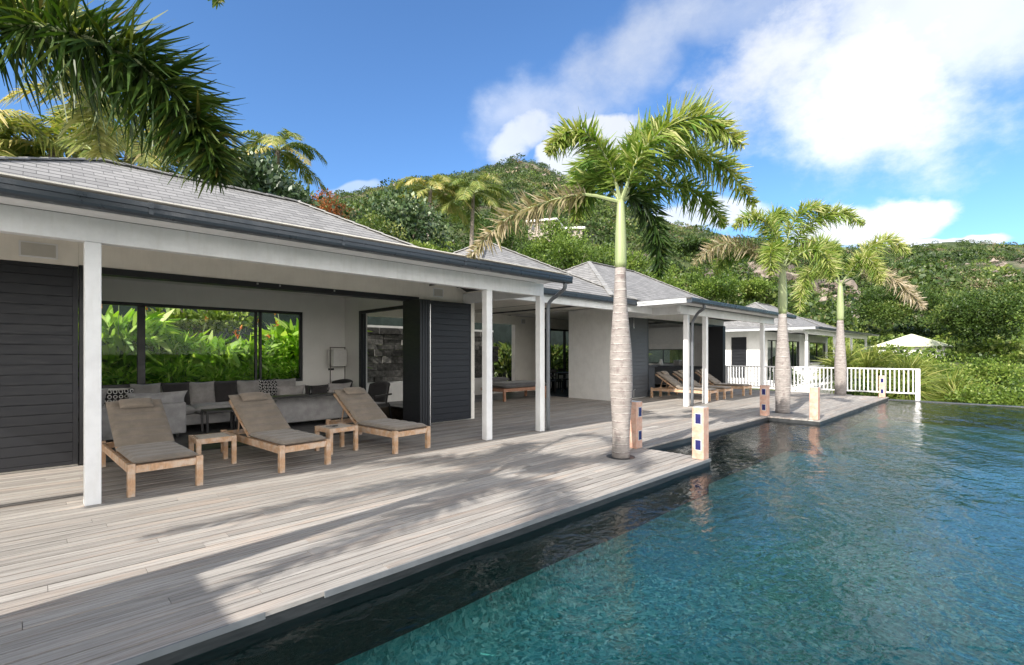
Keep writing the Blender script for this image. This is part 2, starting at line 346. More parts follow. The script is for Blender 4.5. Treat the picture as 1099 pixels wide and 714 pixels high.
# ------------------------------------------------------------------ mesh helpers
def tag(o, label=None, cat=None, group=None, kind=None):
    if label: o['label'] = label
    if cat: o['category'] = cat
    if group: o['group'] = group
    if kind: o['kind'] = kind
    return o
def empty(name, loc, label, cat, group=None, rz=0):
    o = bpy.data.objects.new(name, None); COL.objects.link(o); o.location = loc; o.rotation_euler = (0, 0, rz)
    o.empty_display_size = .2
    return tag(o, label, cat, group)
def link_mesh(name, me, m, parent=None, off=None, smooth=False):
    o = bpy.data.objects.new(name, me); COL.objects.link(o)
    if m: me.materials.append(m)
    if parent: o.parent = parent
    if smooth: me.polygons.foreach_set('use_smooth', [True] * len(me.polygons))
    return o
class MB:
    def __init__(s): s.v = []; s.f = []; s.uv = None; s.tone = None; s.M = None
    def add(s, vs, fs, tone=None):
        k = len(s.v)
        if s.M is not None: vs = [s.M @ Vector(p) for p in vs]
        s.v += [tuple(p) for p in vs]; s.f += [tuple(i + k for i in f) for f in fs]
        if tone is not None:
            if s.tone is None: s.tone = []
            s.tone += [tone] * len(fs)
        return s
    def box(s, x0, x1, y0, y1, z0, z1, tone=None):
        v = [(x, y, z) for z in (z0, z1) for y in (y0, y1) for x in (x0, x1)]
        return s.add(v, [(0, 2, 3, 1), (4, 5, 7, 6), (0, 1, 5, 4), (2, 6, 7, 3), (0, 4, 6, 2), (1, 3, 7, 5)], tone)
    def obox(s, c, size, rot=(0, 0, 0)):
        from mathutils import Euler
        m = Matrix.Translation(c) @ Euler(rot).to_matrix().to_4x4()
        a, b, d = [q / 2 for q in size]
        v = [m @ Vector((x, y, z)) for z in (-d, d) for y in (-b, b) for x in (-a, a)]
        return s.add(v, [(0, 2, 3, 1), (4, 5, 7, 6), (0, 1, 5, 4), (2, 6, 7, 3), (0, 4, 6, 2), (1, 3, 7, 5)])
    def bar(s, p, q, w, h=None):
        p = Vector(p); q = Vector(q); h = h or w; d = (q - p); L = d.length
        m = Matrix.Translation((p + q) / 2) @ d.to_track_quat('Z', 'Y').to_matrix().to_4x4()
        v = [m @ Vector((x * w / 2, y * h / 2, z * L / 2)) for z in (-1, 1) for y in (-1, 1) for x in (-1, 1)]
        return s.add(v, [(0, 2, 3, 1), (4, 5, 7, 6), (0, 1, 5, 4), (2, 6, 7, 3), (0, 4, 6, 2), (1, 3, 7, 5)])
    def tube(s, pts, rad, n=10, cap=True):
        pts = [Vector(p) for p in pts]; rad = rad if hasattr(rad, '__len__') else [rad] * len(pts)
        k = len(s.v); vs = []; fs = []
        ref = Vector((0, 0, 1)) if abs((pts[1] - pts[0]).normalized().z) < .9 else Vector((1, 0, 0))
        for i, p in enumerate(pts):
            d = (pts[min(i + 1, len(pts) - 1)] - pts[max(i - 1, 0)]).normalized()
            a = d.cross(ref).normalized(); b = d.cross(a).normalized()
            for j in range(n):
                t = 2 * math.pi * j / n; vs.append(p + (a * math.cos(t) + b * math.sin(t)) * rad[i])
        for i in range(len(pts) - 1):
            for j in range(n):
                fs.append((i * n + j, i * n + (j + 1) % n, (i + 1) * n + (j + 1) % n, (i + 1) * n + j))
        if cap: fs.append(tuple(range(n - 1, -1, -1))); fs.append(tuple((len(pts) - 1) * n + j for j in range(n)))
        return s.add(vs, fs)
    def extr(s, prof, axis, a, b):
        """extrude closed profile [(p,q)] along axis 'x' (profile=(y,z)) or 'y' (profile=(x,z))"""
        n = len(prof)
        mk = (lambda t, p: (t, p[0], p[1])) if axis == 'x' else (lambda t, p: (p[0], t, p[1]))
        vs = [mk(a, p) for p in prof] + [mk(b, p) for p in prof]
        fs = [(i, (i + 1) % n, n + (i + 1) % n, n + i) for i in range(n)] + [tuple(range(n - 1, -1, -1)), tuple(range(n, 2 * n))]
        return s.add(vs, fs)
    def build(s, name, m, parent=None, off=(0, 0, 0), bevel=0, smooth=False, seg=2):
        me = bpy.data.meshes.new(name)
        me.from_pydata([(v[0] - off[0], v[1] - off[1], v[2] - off[2]) for v in s.v], [], s.f); me.update()
        if s.tone is not None:
            a = me.attributes.new('tone', 'FLOAT', 'FACE'); a.data.foreach_set('value', s.tone)
        import bmesh as _b
        bm = _b.new(); bm.from_mesh(me); _b.ops.recalc_face_normals(bm, faces=bm.faces); bm.to_mesh(me); bm.free()
        o = link_mesh(name, me, m, parent, smooth=smooth)
        if bevel:
            md = o.modifiers.new('bevel', 'BEVEL'); md.width = bevel; md.segments = seg; md.limit_method = 'ANGLE'
        return o
def struct(mb, name, m, **kw): return tag(mb.build(name, m, **kw), kind='structure')

def cushion(w, l, h, chan=0, nx=14, ny=20, p=3.2, pinch=0.0, sag=0):
    """soft box centred on origin, resting on z=0"""
    if chan: ny = chan * 6
    vs = []; fs = []
    for side in (1, -1):
        for j in range(ny + 1):
            for i in range(nx + 1):
                a = -1 + 2 * i / nx; b = -1 + 2 * j / ny
                a2 = math.copysign(abs(a) ** .8, a); b2 = b if chan else math.copysign(abs(b) ** .8, b)
                e = max(0, (1 - abs(a2) ** p) * (1 - abs(b2) ** p)) ** .45
                ch = 1 - .38 * (abs(math.cos(math.pi * (j / ny) * chan)) ** 8 if chan else 0)
                k = 1 + pinch * (a2 * a2 * b2 * b2) - pinch * .6 * (1 - min(abs(a2), abs(b2)) ** 2) * (abs(a2) ** 6 + abs(b2) ** 6) * .5
                vs.append((a2 * w / 2 * k, b2 * l / 2 * k, h / 2 + side * (h / 2 * e * (ch if side > 0 else .9))))
    n = (nx + 1) * (ny + 1)
    for sd_ in (0, 1):
        for j in range(ny):
            for i in range(nx):
                q = [sd_ * n + j * (nx + 1) + i, sd_ * n + j * (nx + 1) + i + 1, sd_ * n + (j + 1) * (nx + 1) + i + 1, sd_ * n + (j + 1) * (nx + 1) + i]
                fs.append(tuple(q if sd_ == 0 else q[::-1]))
    return vs, fs
def copy_tree(o, parent=None):
    c = o.copy(); COL.objects.link(c)
    if parent: c.parent = parent
    for ch in [x for x in CH.get(o.name, [])] if False else list(o.children):
        copy_tree(ch, c)
    return c

# ---- fast numpy foliage
def np_mesh(name, V, F, m, tone=None, parent=None, smooth=False):
    me = bpy.data.meshes.new(name); nv = len(V); nf, k = F.shape
    me.vertices.add(nv); me.vertices.foreach_set('co', V.astype(np.float32).ravel())
    me.loops.add(nf * k); me.loops.foreach_set('vertex_index', F.astype(np.int32).ravel())
    me.polygons.add(nf); me.polygons.foreach_set('loop_start', np.arange(0, nf * k, k, dtype=np.int32))
    me.polygons.foreach_set('loop_total', np.full(nf, k, dtype=np.int32))
    me.update(calc_edges=True); me.validate()
    if tone is not None:
        a = me.attributes.new('tone', 'FLOAT', 'FACE'); a.data.foreach_set('value', tone.astype(np.float32))
    return link_mesh(name, me, m, parent, smooth=smooth)
def unit(a): return a / np.maximum(np.linalg.norm(a, axis=-1, keepdims=True), 1e-9)
def leaf_quads(P, D, L, Wd, U=None, fold=.0):
    """diamond leaves: P base, D unit direction, L length, Wd width"""
    n = len(P); L = np.broadcast_to(L, (n,))[:, None]; Wd = np.broadcast_to(Wd, (n,))[:, None]
    if U is None: U = unit(rng.normal(size=(n, 3)))
    Sd = unit(np.cross(D, U)); Nn = np.cross(Sd, D)
    V = np.stack([P, P + D * L * .45 + Sd * Wd * .5 + Nn * fold * Wd, P + D * L, P + D * L * .45 - Sd * Wd * .5 + Nn * fold * Wd], 1).reshape(-1, 3)
    return V, np.arange(n * 4).reshape(n, 4)
def strips(P, D, L, Wd, droop, Sd=None):
    """bent narrow leaflets in two quads; droop in metres"""
    n = len(P); L = np.broadcast_to(L, (n,))[:, None]; Wd = np.broadcast_to(Wd, (n,))[:, None]; droop = np.broadcast_to(droop, (n,))[:, None]
    if Sd is None: Sd = unit(np.cross(D, unit(rng.normal(size=(n, 3)))))
    g = np.array([0, 0, -1.0])
    A = P; B = P + D * L * .5 + g * droop * .25; C = P + D * L + g * droop
    V = np.stack([A - Sd * Wd * .25, A + Sd * Wd * .25, B + Sd * Wd * .5, B - Sd * Wd * .5, C + Sd * Wd * .08, C - Sd * Wd * .08], 1).reshape(-1, 3)
    k = np.arange(n)[:, None] * 6
    F = np.concatenate([k + np.array([[0, 1, 2, 3]]), k + np.array([[3, 2, 4, 5]])], 1).reshape(-1, 4)
    return V, F
def catmull(pts, n):
    pts = np.array(pts, float); P = np.vstack([2 * pts[0] - pts[1], pts, 2 * pts[-1] - pts[-2]]); out = []
    m = len(pts) - 1
    for k in range(n):
        t = k / (n - 1) * m; i = min(int(t), m - 1); f = t - i; a, b, c, d = P[i], P[i + 1], P[i + 2], P[i + 3]
        out.append(.5 * ((2 * b) + (-a + c) * f + (2 * a - 5 * b + 4 * c - d) * f * f + (-a + 3 * b - 3 * c + d) * f ** 3))
    return np.array(out)
class Fol:
    def __init__(s): s.V = []; s.F = []; s.T = []; s.n = 0
    def put(s, V, F, T):
        s.V.append(V); s.F.append(F + s.n); s.T.append(T); s.n += len(V)
    def build(s, name, m, parent=None):
        return np_mesh(name, np.vstack(s.V), np.vstack(s.F), m, np.concatenate(s.T), parent)
def foxtail_frond(pts, leaf=.4, n=420, wd=.035, tone0=.45, bare=.12, plume=1.0, scale=1.0):
    """rachis tube + leaflets standing out all round it; pts local"""
    C = catmull(pts, 40); rc = MB(); rc.tube([tuple(p) for p in C[::3]], list(np.linspace(.028, .006, len(C[::3])) * scale), 6)
    t = rng.uniform(bare, 1, n); i = np.clip((t * 39).astype(int), 0, 38); f = (t * 39 - i)[:, None]
    P = C[i] * (1 - f) + C[i + 1] * f; T = unit(C[i + 1] - C[i])
    up = np.array([0, 0, 1.0]); sd = unit(np.cross(T, up)); nn = np.cross(sd, T)
    ang = rng.uniform(0, 2 * math.pi, n)
    rad = sd * np.cos(ang)[:, None] + nn * (np.sin(ang) * plume)[:, None]
    fw = rng.uniform(.28, .70, n)[:, None]
    D = unit(rad + T * fw + rng.normal(size=(n, 3)) * .17)
    env = np.sin(np.clip((t - bare) / (1 - bare), 0, 1) * math.pi * .86 + .38) ** .6
    L = leaf * env * rng.uniform(.6, 1.15, n) * scale
    V, F = strips(P, D, L, wd * scale * rng.uniform(.6, 1.3, n), L * rng.uniform(.02, .38, n))
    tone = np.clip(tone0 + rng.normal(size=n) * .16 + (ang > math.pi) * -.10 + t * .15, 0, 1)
    return rc, V, F, np.repeat(tone, 2)
def feather_frond(pts, leaf=.7, n=150, wd=.045, tone0=.45, bare=.15, droop=.55, vee=.35):
    C = catmull(pts, 40); rc = MB(); rc.tube([tuple(p) for p in C[::3]], list(np.linspace(.035, .008, len(C[::3]))), 6)
    t = np.linspace(bare, 1, n).repeat(2) + rng.normal(size=2 * n) * .004; t = np.clip(t, 0, 1); s = np.tile([1, -1], n)
    i = np.clip((t * 39).astype(int), 0, 38); f = (t * 39 - i)[:, None]
    P = C[i] * (1 - f) + C[i + 1] * f; T = unit(C[i + 1] - C[i]); up = np.array([0, 0, 1.0])
    sd = unit(np.cross(T, up)); nn = np.cross(sd, T)
    D = unit(sd * s[:, None] + T * rng.uniform(.45, .8, 2 * n)[:, None] + nn * vee + rng.normal(size=(2 * n, 3)) * .08)
    env = np.sin(np.clip((t - bare) / (1 - bare), 0, 1) * math.pi * .85 + .4) ** .7
    L = leaf * env * rng.uniform(.8, 1.1, 2 * n)
    V, F = strips(P, D, L, wd * rng.uniform(.8, 1.2, 2 * n), L * droop * rng.uniform(.6, 1.3, 2 * n), unit(np.cross(D, nn)))
    return rc, V, F, np.repeat(np.clip(tone0 + rng.normal(size=2 * n) * .14 + t * .2, 0, 1), 2)
def blob_leaves(c, r, n, size, lumps=7, tone0=.5, shell=.75, asp=.55, updir=.35, jag=.25, seed=None, lr=(.34, .60)):
    """leaf cloud made of several lumps inside an ellipsoid"""
    c = np.array(c, float); r = np.array(r, float)
    cs = unit(rng.normal(size=(lumps, 3))) * rng.uniform(.25, .72, (lumps, 1)); cs[:, 2] = cs[:, 2] * .8 + .1
    rs = rng.uniform(lr[0], lr[1], lumps); lt = rng.normal(size=lumps) * .14
    k = rng.integers(0, lumps, n); d = unit(rng.normal(size=(n, 3)))
    rad = rs[k] * (shell + (1 - shell) * rng.uniform(-1, 1, n)) * (1 + rng.normal(size=n) * jag * .4)
    P = (cs[k] + d * rad[:, None]) * r + c
    D = unit(d * .8 + rng.normal(size=(n, 3)) * .7 + np.array([0, 0, updir]))
    L = size * rng.uniform(.6, 1.25, n)
    V, F = leaf_quads(P, D, L, L * asp)
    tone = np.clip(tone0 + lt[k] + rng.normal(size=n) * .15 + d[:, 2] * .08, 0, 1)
    return V, F, tone

# ================================================================== SETTING
# ---- pool
PW = -0.10      # water level
def plane(name, x0, x1, y0, y1, z, m):
    mb = MB(); mb.add([(x0, y0, z), (x1, y0, z), (x1, y1, z), (x0, y1, z)], [(0, 1, 2, 3)])
    return struct(mb, name, m)
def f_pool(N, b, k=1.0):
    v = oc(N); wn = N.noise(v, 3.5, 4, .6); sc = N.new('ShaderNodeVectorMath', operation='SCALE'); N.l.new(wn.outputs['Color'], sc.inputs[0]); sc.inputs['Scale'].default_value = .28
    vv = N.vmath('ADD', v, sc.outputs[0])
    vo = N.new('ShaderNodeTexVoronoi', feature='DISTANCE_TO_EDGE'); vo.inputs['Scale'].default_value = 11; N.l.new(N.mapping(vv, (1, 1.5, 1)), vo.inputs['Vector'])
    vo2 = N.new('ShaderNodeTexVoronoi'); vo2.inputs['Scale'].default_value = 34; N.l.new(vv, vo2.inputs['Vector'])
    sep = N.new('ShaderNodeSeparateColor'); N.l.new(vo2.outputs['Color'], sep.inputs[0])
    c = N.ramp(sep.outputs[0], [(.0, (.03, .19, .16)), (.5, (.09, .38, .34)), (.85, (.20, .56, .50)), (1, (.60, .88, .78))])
    c = N.mix(N.maprange(vo.outputs['Distance'], .0, .09, .35, 0), c, (.55, .9, .82, 1))  # bright cell edges and pale cells paint sun caustics over the mosaic colours
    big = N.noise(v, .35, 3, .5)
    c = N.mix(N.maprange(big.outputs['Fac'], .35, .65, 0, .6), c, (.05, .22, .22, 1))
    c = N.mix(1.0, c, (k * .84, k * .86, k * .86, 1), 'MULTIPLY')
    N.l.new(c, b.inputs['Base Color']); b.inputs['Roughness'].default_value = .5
M_pool = mat('pool_mosaic_caustics', f_pool)
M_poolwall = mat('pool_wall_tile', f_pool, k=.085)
PX0, PX1, PYS = -5.0, 21.0, -9.0
mb = MB(); Z0 = -.78
mb.box(PX0, PX1, PYS, 4.1, Z0 - .2, Z0)
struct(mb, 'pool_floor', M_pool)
mb = MB()
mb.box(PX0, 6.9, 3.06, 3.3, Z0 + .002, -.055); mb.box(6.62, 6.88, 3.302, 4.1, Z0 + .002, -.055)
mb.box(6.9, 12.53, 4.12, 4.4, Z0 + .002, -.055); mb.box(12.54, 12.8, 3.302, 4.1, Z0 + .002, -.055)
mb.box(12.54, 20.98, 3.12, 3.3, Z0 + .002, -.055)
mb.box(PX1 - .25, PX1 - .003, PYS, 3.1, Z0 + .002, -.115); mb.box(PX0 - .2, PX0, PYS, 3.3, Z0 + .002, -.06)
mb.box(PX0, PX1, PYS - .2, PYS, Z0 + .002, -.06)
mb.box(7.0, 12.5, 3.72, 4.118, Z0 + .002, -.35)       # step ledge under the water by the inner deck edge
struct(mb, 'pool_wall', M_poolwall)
mb = MB()      # coved corner between floor and the wall below the deck
for (xa, xb, yw) in ((PX0, 6.9, 3.06), (12.54, 20.73, 3.12)):
    nx_ = int((xb - xa) / .12); ncv = 9
    vs = []
    for i in range(nx_ + 1):
        x = xa + (xb - xa) * i / nx_
        for j in range(ncv + 1):
            t = j / ncv * math.pi / 2; rr_ = .30 + .012 * math.sin(x * 2.3)
            vs.append((x, yw - .004 - rr_ * (1 - math.sin(t)), Z0 + .003 + rr_ * .9 * (1 - math.cos(t))))
    mb.add(vs, [(i * (ncv + 1) + j, (i + 1) * (ncv + 1) + j, (i + 1) * (ncv + 1) + j + 1, i * (ncv + 1) + j + 1) for i in range(nx_) for j in range(ncv)])
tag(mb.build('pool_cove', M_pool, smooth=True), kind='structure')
# water surface as a fine sheet with real low ripples
nx, ny = 520, 260
gx = np.linspace(PX0, PX1 - .02, nx); gy = np.linspace(PYS, 4.115, ny)
GX, GY = np.meshgrid(gx, gy)
GZ = PW + .006 * np.sin(GX * 2.1 + 1.3 * np.sin(GY * 1.1)) * np.sin(GY * 3.3 + 1.1 * np.sin(GX * .9)) + .003 * np.sin(GX * 5.2 - GY * 7.7)
V = np.stack([GX, GY, GZ], -1).reshape(-1, 3); I = np.arange(nx * ny).reshape(ny, nx)
F = np.stack([I[:-1, :-1], I[:-1, 1:], I[1:, 1:], I[1:, :-1]], -1).reshape(-1, 4)
cen = V[F].mean(1); keep = ~((cen[:, 1] > 3.1) & ((cen[:, 0] < 6.85) | (cen[:, 0] > 12.6))); F = F[keep]
tag(np_mesh('water', V, F, M_water, smooth=True), kind='structure')
# infinity edge coping
mb = MB(); mb.box(20.98, 21.32, PYS, 3.10, -.9, -.085); struct(mb, 'pool_edge', M_under, bevel=.01)

# ---- deck: real boards along X
mb = MB(); mb.tone = []
pitch = .122; y = 3.035; rowi = 0
def board_row(mb, y0, y1, xa, xb):
    x = xa - random.uniform(0, 3.2)
    while x < xb:
        L = random.choice((2.4, 3.0, 3.6, 4.2)); a, b_ = max(x, xa), min(x + L, xb)
        if b_ - a > .05:
            dz = random.uniform(-.0015, .0015)
            mb.box(a + .0015, b_ - .0015, y0, y1, -.028 + dz, dz, tone=random.random())
        x += L
while y < 13.5:
    y1 = y + pitch - .012
    if y < 4.07: board_row(mb, y, y1, -8, 6.9); board_row(mb, y, y1, 12.53, 21.0)
    elif y < 8.85: board_row(mb, y, y1, -8, 21.3)
    elif y < 11.5: board_row(mb, y, y1, 7.26, 13.0)
    y += pitch
deck = struct(mb, 'deck', M_deck)
mb = MB()   # dark sub-structure and fascia under the boards
mb.box(-8, 6.87, 3.06, 8.75, -.060, -.030); mb.box(6.87, 12.56, 4.13, 8.75, -.060, -.030); mb.box(12.56, 21.25, 3.06, 8.75, -.060, -.030)
mb.box(7.26, 13.0, 8.75, 11.5, -.060, -.030)
mb.box(-8, 6.897, 3.038, 3.06, -.16, -.030); mb.box(6.87, 6.897, 3.062, 4.13, -.16, -.031); mb.box(6.9, 12.53, 4.108, 4.13, -.16, -.030)
mb.box(12.533, 12.56, 3.062, 4.106, -.16, -.031); mb.box(12.533, 20.98, 3.038, 3.06, -.16, -.030); mb.box(21.0, 21.28, 3.1, 8.75, -.5, -.031)
struct(mb, 'deck_base', M_under)
mb = MB()   # thin metal edge trim on the deck boards' front edge
mb.box(-8, .95, 3.022, 3.034, -.036, .002); mb.box(1.3, 6.897, 3.022, 3.034, -.036, .002)
struct(mb, 'deck_trim', mat('dull_trim', f_metal, col=(.16, .17, .18), rough=.5, metal=.1))

# ---- terrain (one sheet out to the horizon)
SKY = [(-300, 330), (0, 262), (200, 250), (300, 236), (350, 214), (400, 203), (440, 192), (475, 186), (528, 178), (554, 174), (572, 175), (592, 183), (620, 196),
       (665, 219), (716, 240), (762, 249), (795, 255), (850, 262), (900, 268), (970, 270), (1004, 267), (1099, 268), (1250, 272), (1500, 290)]
sk_az = []; sk_t = []
for (px, py) in SKY:
    d = ray(px, py); sk_az.append(math.atan2(d.y, d.x)); sk_t.append(d.z / math.hypot(d.x, d.y))
sk_az = np.array(sk_az)[::-1]; sk_t = np.array(sk_t)[::-1]
def vnoise(X, Y, sc, seed):
    r = np.random.default_rng(seed); G = r.random((64, 64)); x = X / sc + 1000; y_ = Y / sc + 1000
    xi = np.floor(x).astype(int); yi = np.floor(y_).astype(int); fx = x - xi; fy = y_ - yi; fx = fx * fx * (3 - 2 * fx); fy = fy * fy * (3 - 2 * fy)
    g = lambda a, b_: G[a % 64, b_ % 64]
    return (g(xi, yi) * (1 - fx) + g(xi + 1, yi) * fx) * (1 - fy) + (g(xi, yi + 1) * (1 - fx) + g(xi + 1, yi + 1) * fx) * fy - .5
def sstep(t): t = np.clip(t, 0, 1); return t * t * (3 - 2 * t)
def terrain(X, Y):
    X = np.asarray(X, float); Y = np.asarray(Y, float)
    d = np.hypot(X, Y); az = np.arctan2(Y, X)
    te = np.interp(az, sk_az, sk_t, left=.06, right=.10)
    back = sstep((az - R(-25)) / R(25)) * sstep((R(170) - az) / R(30))
    Rr = 190 + 190 * sstep((R(30) - az) / R(38))          # ridge distance grows to the right
    H = te * Rr * .985 + 1.5
    # near ground
    near = np.full_like(X, -.45)
    near = np.where(Y > 16.2, 3.0 + (Y - 16.2) * .10, near)
    rgt = sstep((X - 22) / 5); low = sstep((9.5 - Y) / 6)
    near = near - rgt * low * 2.1
    near = np.where((Y > 16.2), near * (1 - sstep((X - 26) / 20)) + (-.6 + (Y - 16.2) * .08) * sstep((X - 26) / 20), near)
    t = (d - 34) / (Rr - 34)
    prof = np.where(t < 1, .28 * sstep(t * 3) * np.clip(t * 3, 0, 1) * .5 + .86 * np.clip(t, 0, 1) ** 1.25, 1 - .5 * (t - 1))
    prof = np.where(t < 1, np.minimum(prof, 1), prof)
    rough = (vnoise(X, Y, 42, 1) * 15 + vnoise(X, Y, 19, 2) * 7 + vnoise(X, Y, 8, 3) * 2.6) * np.clip(t, 0, 1) * np.where(t < .9, 1, .35)
    hill = H * np.clip(prof, -.3, 1) + rough * .8
    w = sstep((d - 34) / 14) * back
    return near * (1 - w) + hill * w + (1 - back) * sstep((d - 30) / 60) * -6
na, nr = 900, 210
az = np.linspace(-math.pi, math.pi, na, endpoint=False)
# finer azimuth towards the view
az = np.sort(np.concatenate([np.linspace(-math.pi, R(-15), 60, endpoint=False), np.linspace(R(-15), R(115), 620, endpoint=False), np.linspace(R(115), math.pi, 70, endpoint=False)])); na = len(az)
rr = np.concatenate([np.geomspace(1, 12, 12), np.geomspace(12.7, 500, 190), np.geomspace(540, 6000, 14)]); nr = len(rr)
A, RR = np.meshgrid(az, rr); TX = RR * np.cos(A); TY = RR * np.sin(A); TZ = terrain(TX, TY)
TZ = np.where((RR < 27) & (TX > -9) & (TX < 21.3) & (TY < 16) & (TY > -10), np.minimum(TZ, -1.3), TZ)
V = np.stack([TX, TY, TZ], -1).reshape(-1, 3); I = np.arange(nr * na).reshape(nr, na); J = np.roll(I, -1, 1)
F = np.stack([I[:-1], J[:-1], J[1:], I[1:]], -1).reshape(-1, 4)
tag(np_mesh('ground', V, F, M_ground, smooth=True), kind='structure')

# ================================================================== HOUSES
def roof_part(name, polys, parent, th=.035, m=None):
    """shingled roof faces (each a planar polygon, anticlockwise from above) with slope-aligned UVs and a real edge thickness"""
    vs = []; fs = []; uvs = []
    for P in polys:
        P = [Vector(p) for p in P]; n = (P[1] - P[0]).cross(P[2] - P[0]).normalized()
        if n.z < 0: P = P[::-1]; n = -n
        e = Vector((0, 0, 1)).cross(n); e = e.normalized() if e.length > 1e-4 else Vector((1, 0, 0)); s = n.cross(e)
        k = len(vs); m_ = len(P); vs += [tuple(p) for p in P] + [tuple(p - Vector((0, 0, th))) for p in P]
        fs.append(tuple(range(k, k + m_))); uvs += [(p.dot(e), p.dot(s)) for p in P]
        fs.append(tuple(range(k + 2 * m_ - 1, k + m_ - 1, -1))); uvs += [(0, 0)] * m_
        for i in range(m_):
            j = (i + 1) % m_; fs.append((k + i, k + m_ + i, k + m_ + j, k + j)); uvs += [(0, .01)] * 4
    me = bpy.data.meshes.new(name); me.from_pydata(vs, [], fs); me.update()
    l = me.uv_layers.new(name='UVMap'); l.data.foreach_set('uv', np.array(uvs, np.float32).ravel())
    return link_mesh(name, me, m or M_shingle, parent)
def caps(lines, parent):
    mb = MB()
    for a, b in lines:
        a = Vector(a) + Vector((0, 0, .012)); b = Vector(b) + Vector((0, 0, .012)); n = max(2, int((b - a).length / .3))
        for i in range(n):
            p = a.lerp(b, i / n); q = a.lerp(b, (i + 1.12) / n); mb.bar(p + Vector((0, 0, .014)), q, .13, .022)
    return mb.build('ridge_cap', M_ridge, parent)
def hip(x0, x1, y0, y1, rx0, rx1, ry, ze, zr):
    a, b, c, d = (x0, y0, ze), (x1, y0, ze), (x1, y1, ze), (x0, y1, ze); r0, r1 = (rx0, ry, zr), (rx1, ry, zr)
    if abs(rx1 - rx0) < .01: return [[a, b, r0], [b, c, r0], [c, d, r0], [d, a, r0]], [(a, r0), (b, r0), (c, r0), (d, r0)]
    return [[a, b, r1, r0], [b, c, r1], [c, d, r0, r1], [d, a, r0]], [(r0, r1), (a, r0), (b, r1), (c, r1), (d, r0)]
def gutter_x(x0, x1, y, z, parent, m=None, h=.125, w=.13, joint=1.9):
    """gutter trough running along X, its front face at y"""
    p = [(y + w, z + h), (y + w, z + .02), (y + w - .02, z), (y + .03, z), (y + .008, z + .015), (y, z + .04), (y, z + h * .62), (y - .012, z + h * .66), (y - .012, z + h), (y + .004, z + h), (y + .006, z + .05), (y + .03, z + .018), (y + w - .015, z + .018), (y + w - .012, z + h)]
    g = MB().extr(p, 'x', x0, x1); g.box(x0 - .004, x0, y, y + w, z, z + h - .01); g.box(x1, x1 + .004, y, y + w, z, z + h - .01)
    g = g.build('gutter', m or M_gutter, parent)
    x = x0 + .6
    while x < x1 - .2:
        MB().extr([(y - .0005, z + .02), (y - .0005, z + h * .6), (y - .0125, z + h * .64), (y - .0125, z + h + .006), (y - .018, z + h + .006), (y - .018, z + h * .60), (y - .006, z + h * .56), (y - .006, z + .02)], 'x', x - .018, x + .018).build('gutter_joint', M_gutter, g); x += joint
    return g
def gutter_y(x, y0, y1, z, parent, m=None, h=.115, w=.13):
    g = MB().box(x, x + w, y0, y1, z, z + h * .55); g.box(x - .014, x + .02, y0, y1, z + h * .56, z + h)
    return g.build('gutter', m or M_lead, parent)
def post(x, y, h, parent, s=.13, name='post'):
    o = MB().box(x - s / 2, x + s / 2, y - s / 2, y + s / 2, 0.003, h).build(name, M_white, parent, bevel=.008); return o
def boards(mb, x0, x1, y, z0, z1, pitch=.128, th=.02, axis='x', face=-1):
    """horizontal weatherboards with shadow gaps on a plane"""
    z = z0
    while z < z1 - .02:
        t = min(z + pitch - .008, z1)
        if axis == 'x': mb.box(x0, x1, min(y, y + face * th), max(y, y + face * th), z, t)
        else: mb.box(min(y, y + face * th), max(y, y + face * th), x0, x1, z, t)
        z += pitch
def shutter(parent, x0, x1, y, z0, z1, m, name='shutter', bolts=False):
    mb = MB(); mb.box(x0, x1, y, y + .03, z0, z1); boards(mb, x0 + .055, x1 - .055, y, z0 + .05, z1 - .05)
    mb.box(x0, x0 + .053, y - .024, y - .0005, z0, z1); mb.box(x1 - .053, x1, y - .024, y - .0005, z0, z1)
    mb.box(x0 + .055, x1 - .055, y - .024, y - .0005, z0, z0 + .048); mb.box(x0 + .055, x1 - .055, y - .024, y - .0005, z1 - .048, z1)
    o = mb.build(name, m, parent, bevel=.002, seg=1)
    if bolts:
        b_ = MB(); b_.tube([(x0 + .09, y - .035, z1 - .32), (x0 + .09, y - .035, z1 - .02)], .009, 6); b_.box(x0 + .07, x0 + .11, y - .05, y - .026, z1 - .36, z1 - .32)
        b_.build('shutter_bolt', M_steel, o); b_ = MB()
        b_.tube([(x0 + .09, y - .035, z0 + .02), (x0 + .09, y - .035, z0 + .25)], .009, 6); b_.tube([(x0 + .09, y - .035, z0 + .25), (x0 + .13, y - .07, z0 + .29)], .008, 6)
        b_.build('shutter_bolt', M_steel, o)
    return o
def downpipe(parent, pts, r=.038):
    C = catmull(pts, 26); o = MB().tube([tuple(p) for p in C], r, 12).build('downpipe', M_pipe, parent, smooth=True)
    return o
def speaker_part(parent, x, y, z, w, h):
    o = MB().box(x, x + w, y - .012, y, z, z + h).build('wall_speaker', M_white, parent, bevel=.003)
    MB().box(x + .02, x + w - .02, y - .016, y - .0125, z + .02, z + h - .02).build('speaker_grille', M_grille, o)
def window(parent, x0, x1, y, z0, z1, mull=(), fw=.06, dep=.09, name='window', thick=None):
    f = MB(); f.box(x0, x1, y, y + dep, z1 - fw, z1); f.box(x0, x1, y, y + dep, z0, z0 + fw); f.box(x0, x0 + fw, y + .001, y + dep - .001, z0 + fw, z1 - fw); f.box(x1 - fw, x1, y + .001, y + dep - .001, z0 + fw, z1 - fw)
    for q in mull:
        w = fw
        if isinstance(q, tuple): q, w = q
        f.box(q - w / 2, q + w / 2, y + .001, y + dep - .001, z0 + fw, z1 - fw)
    o = f.build(name, M_frame, parent, bevel=.004, seg=1)
    MB().box(x0 + fw * .8, x1 - fw * .8, y + dep * .5 - .004, y + dep * .5 + .004, z0 + fw * .8, z1 - fw * .8).build('pane', M_glass, o)
    return o

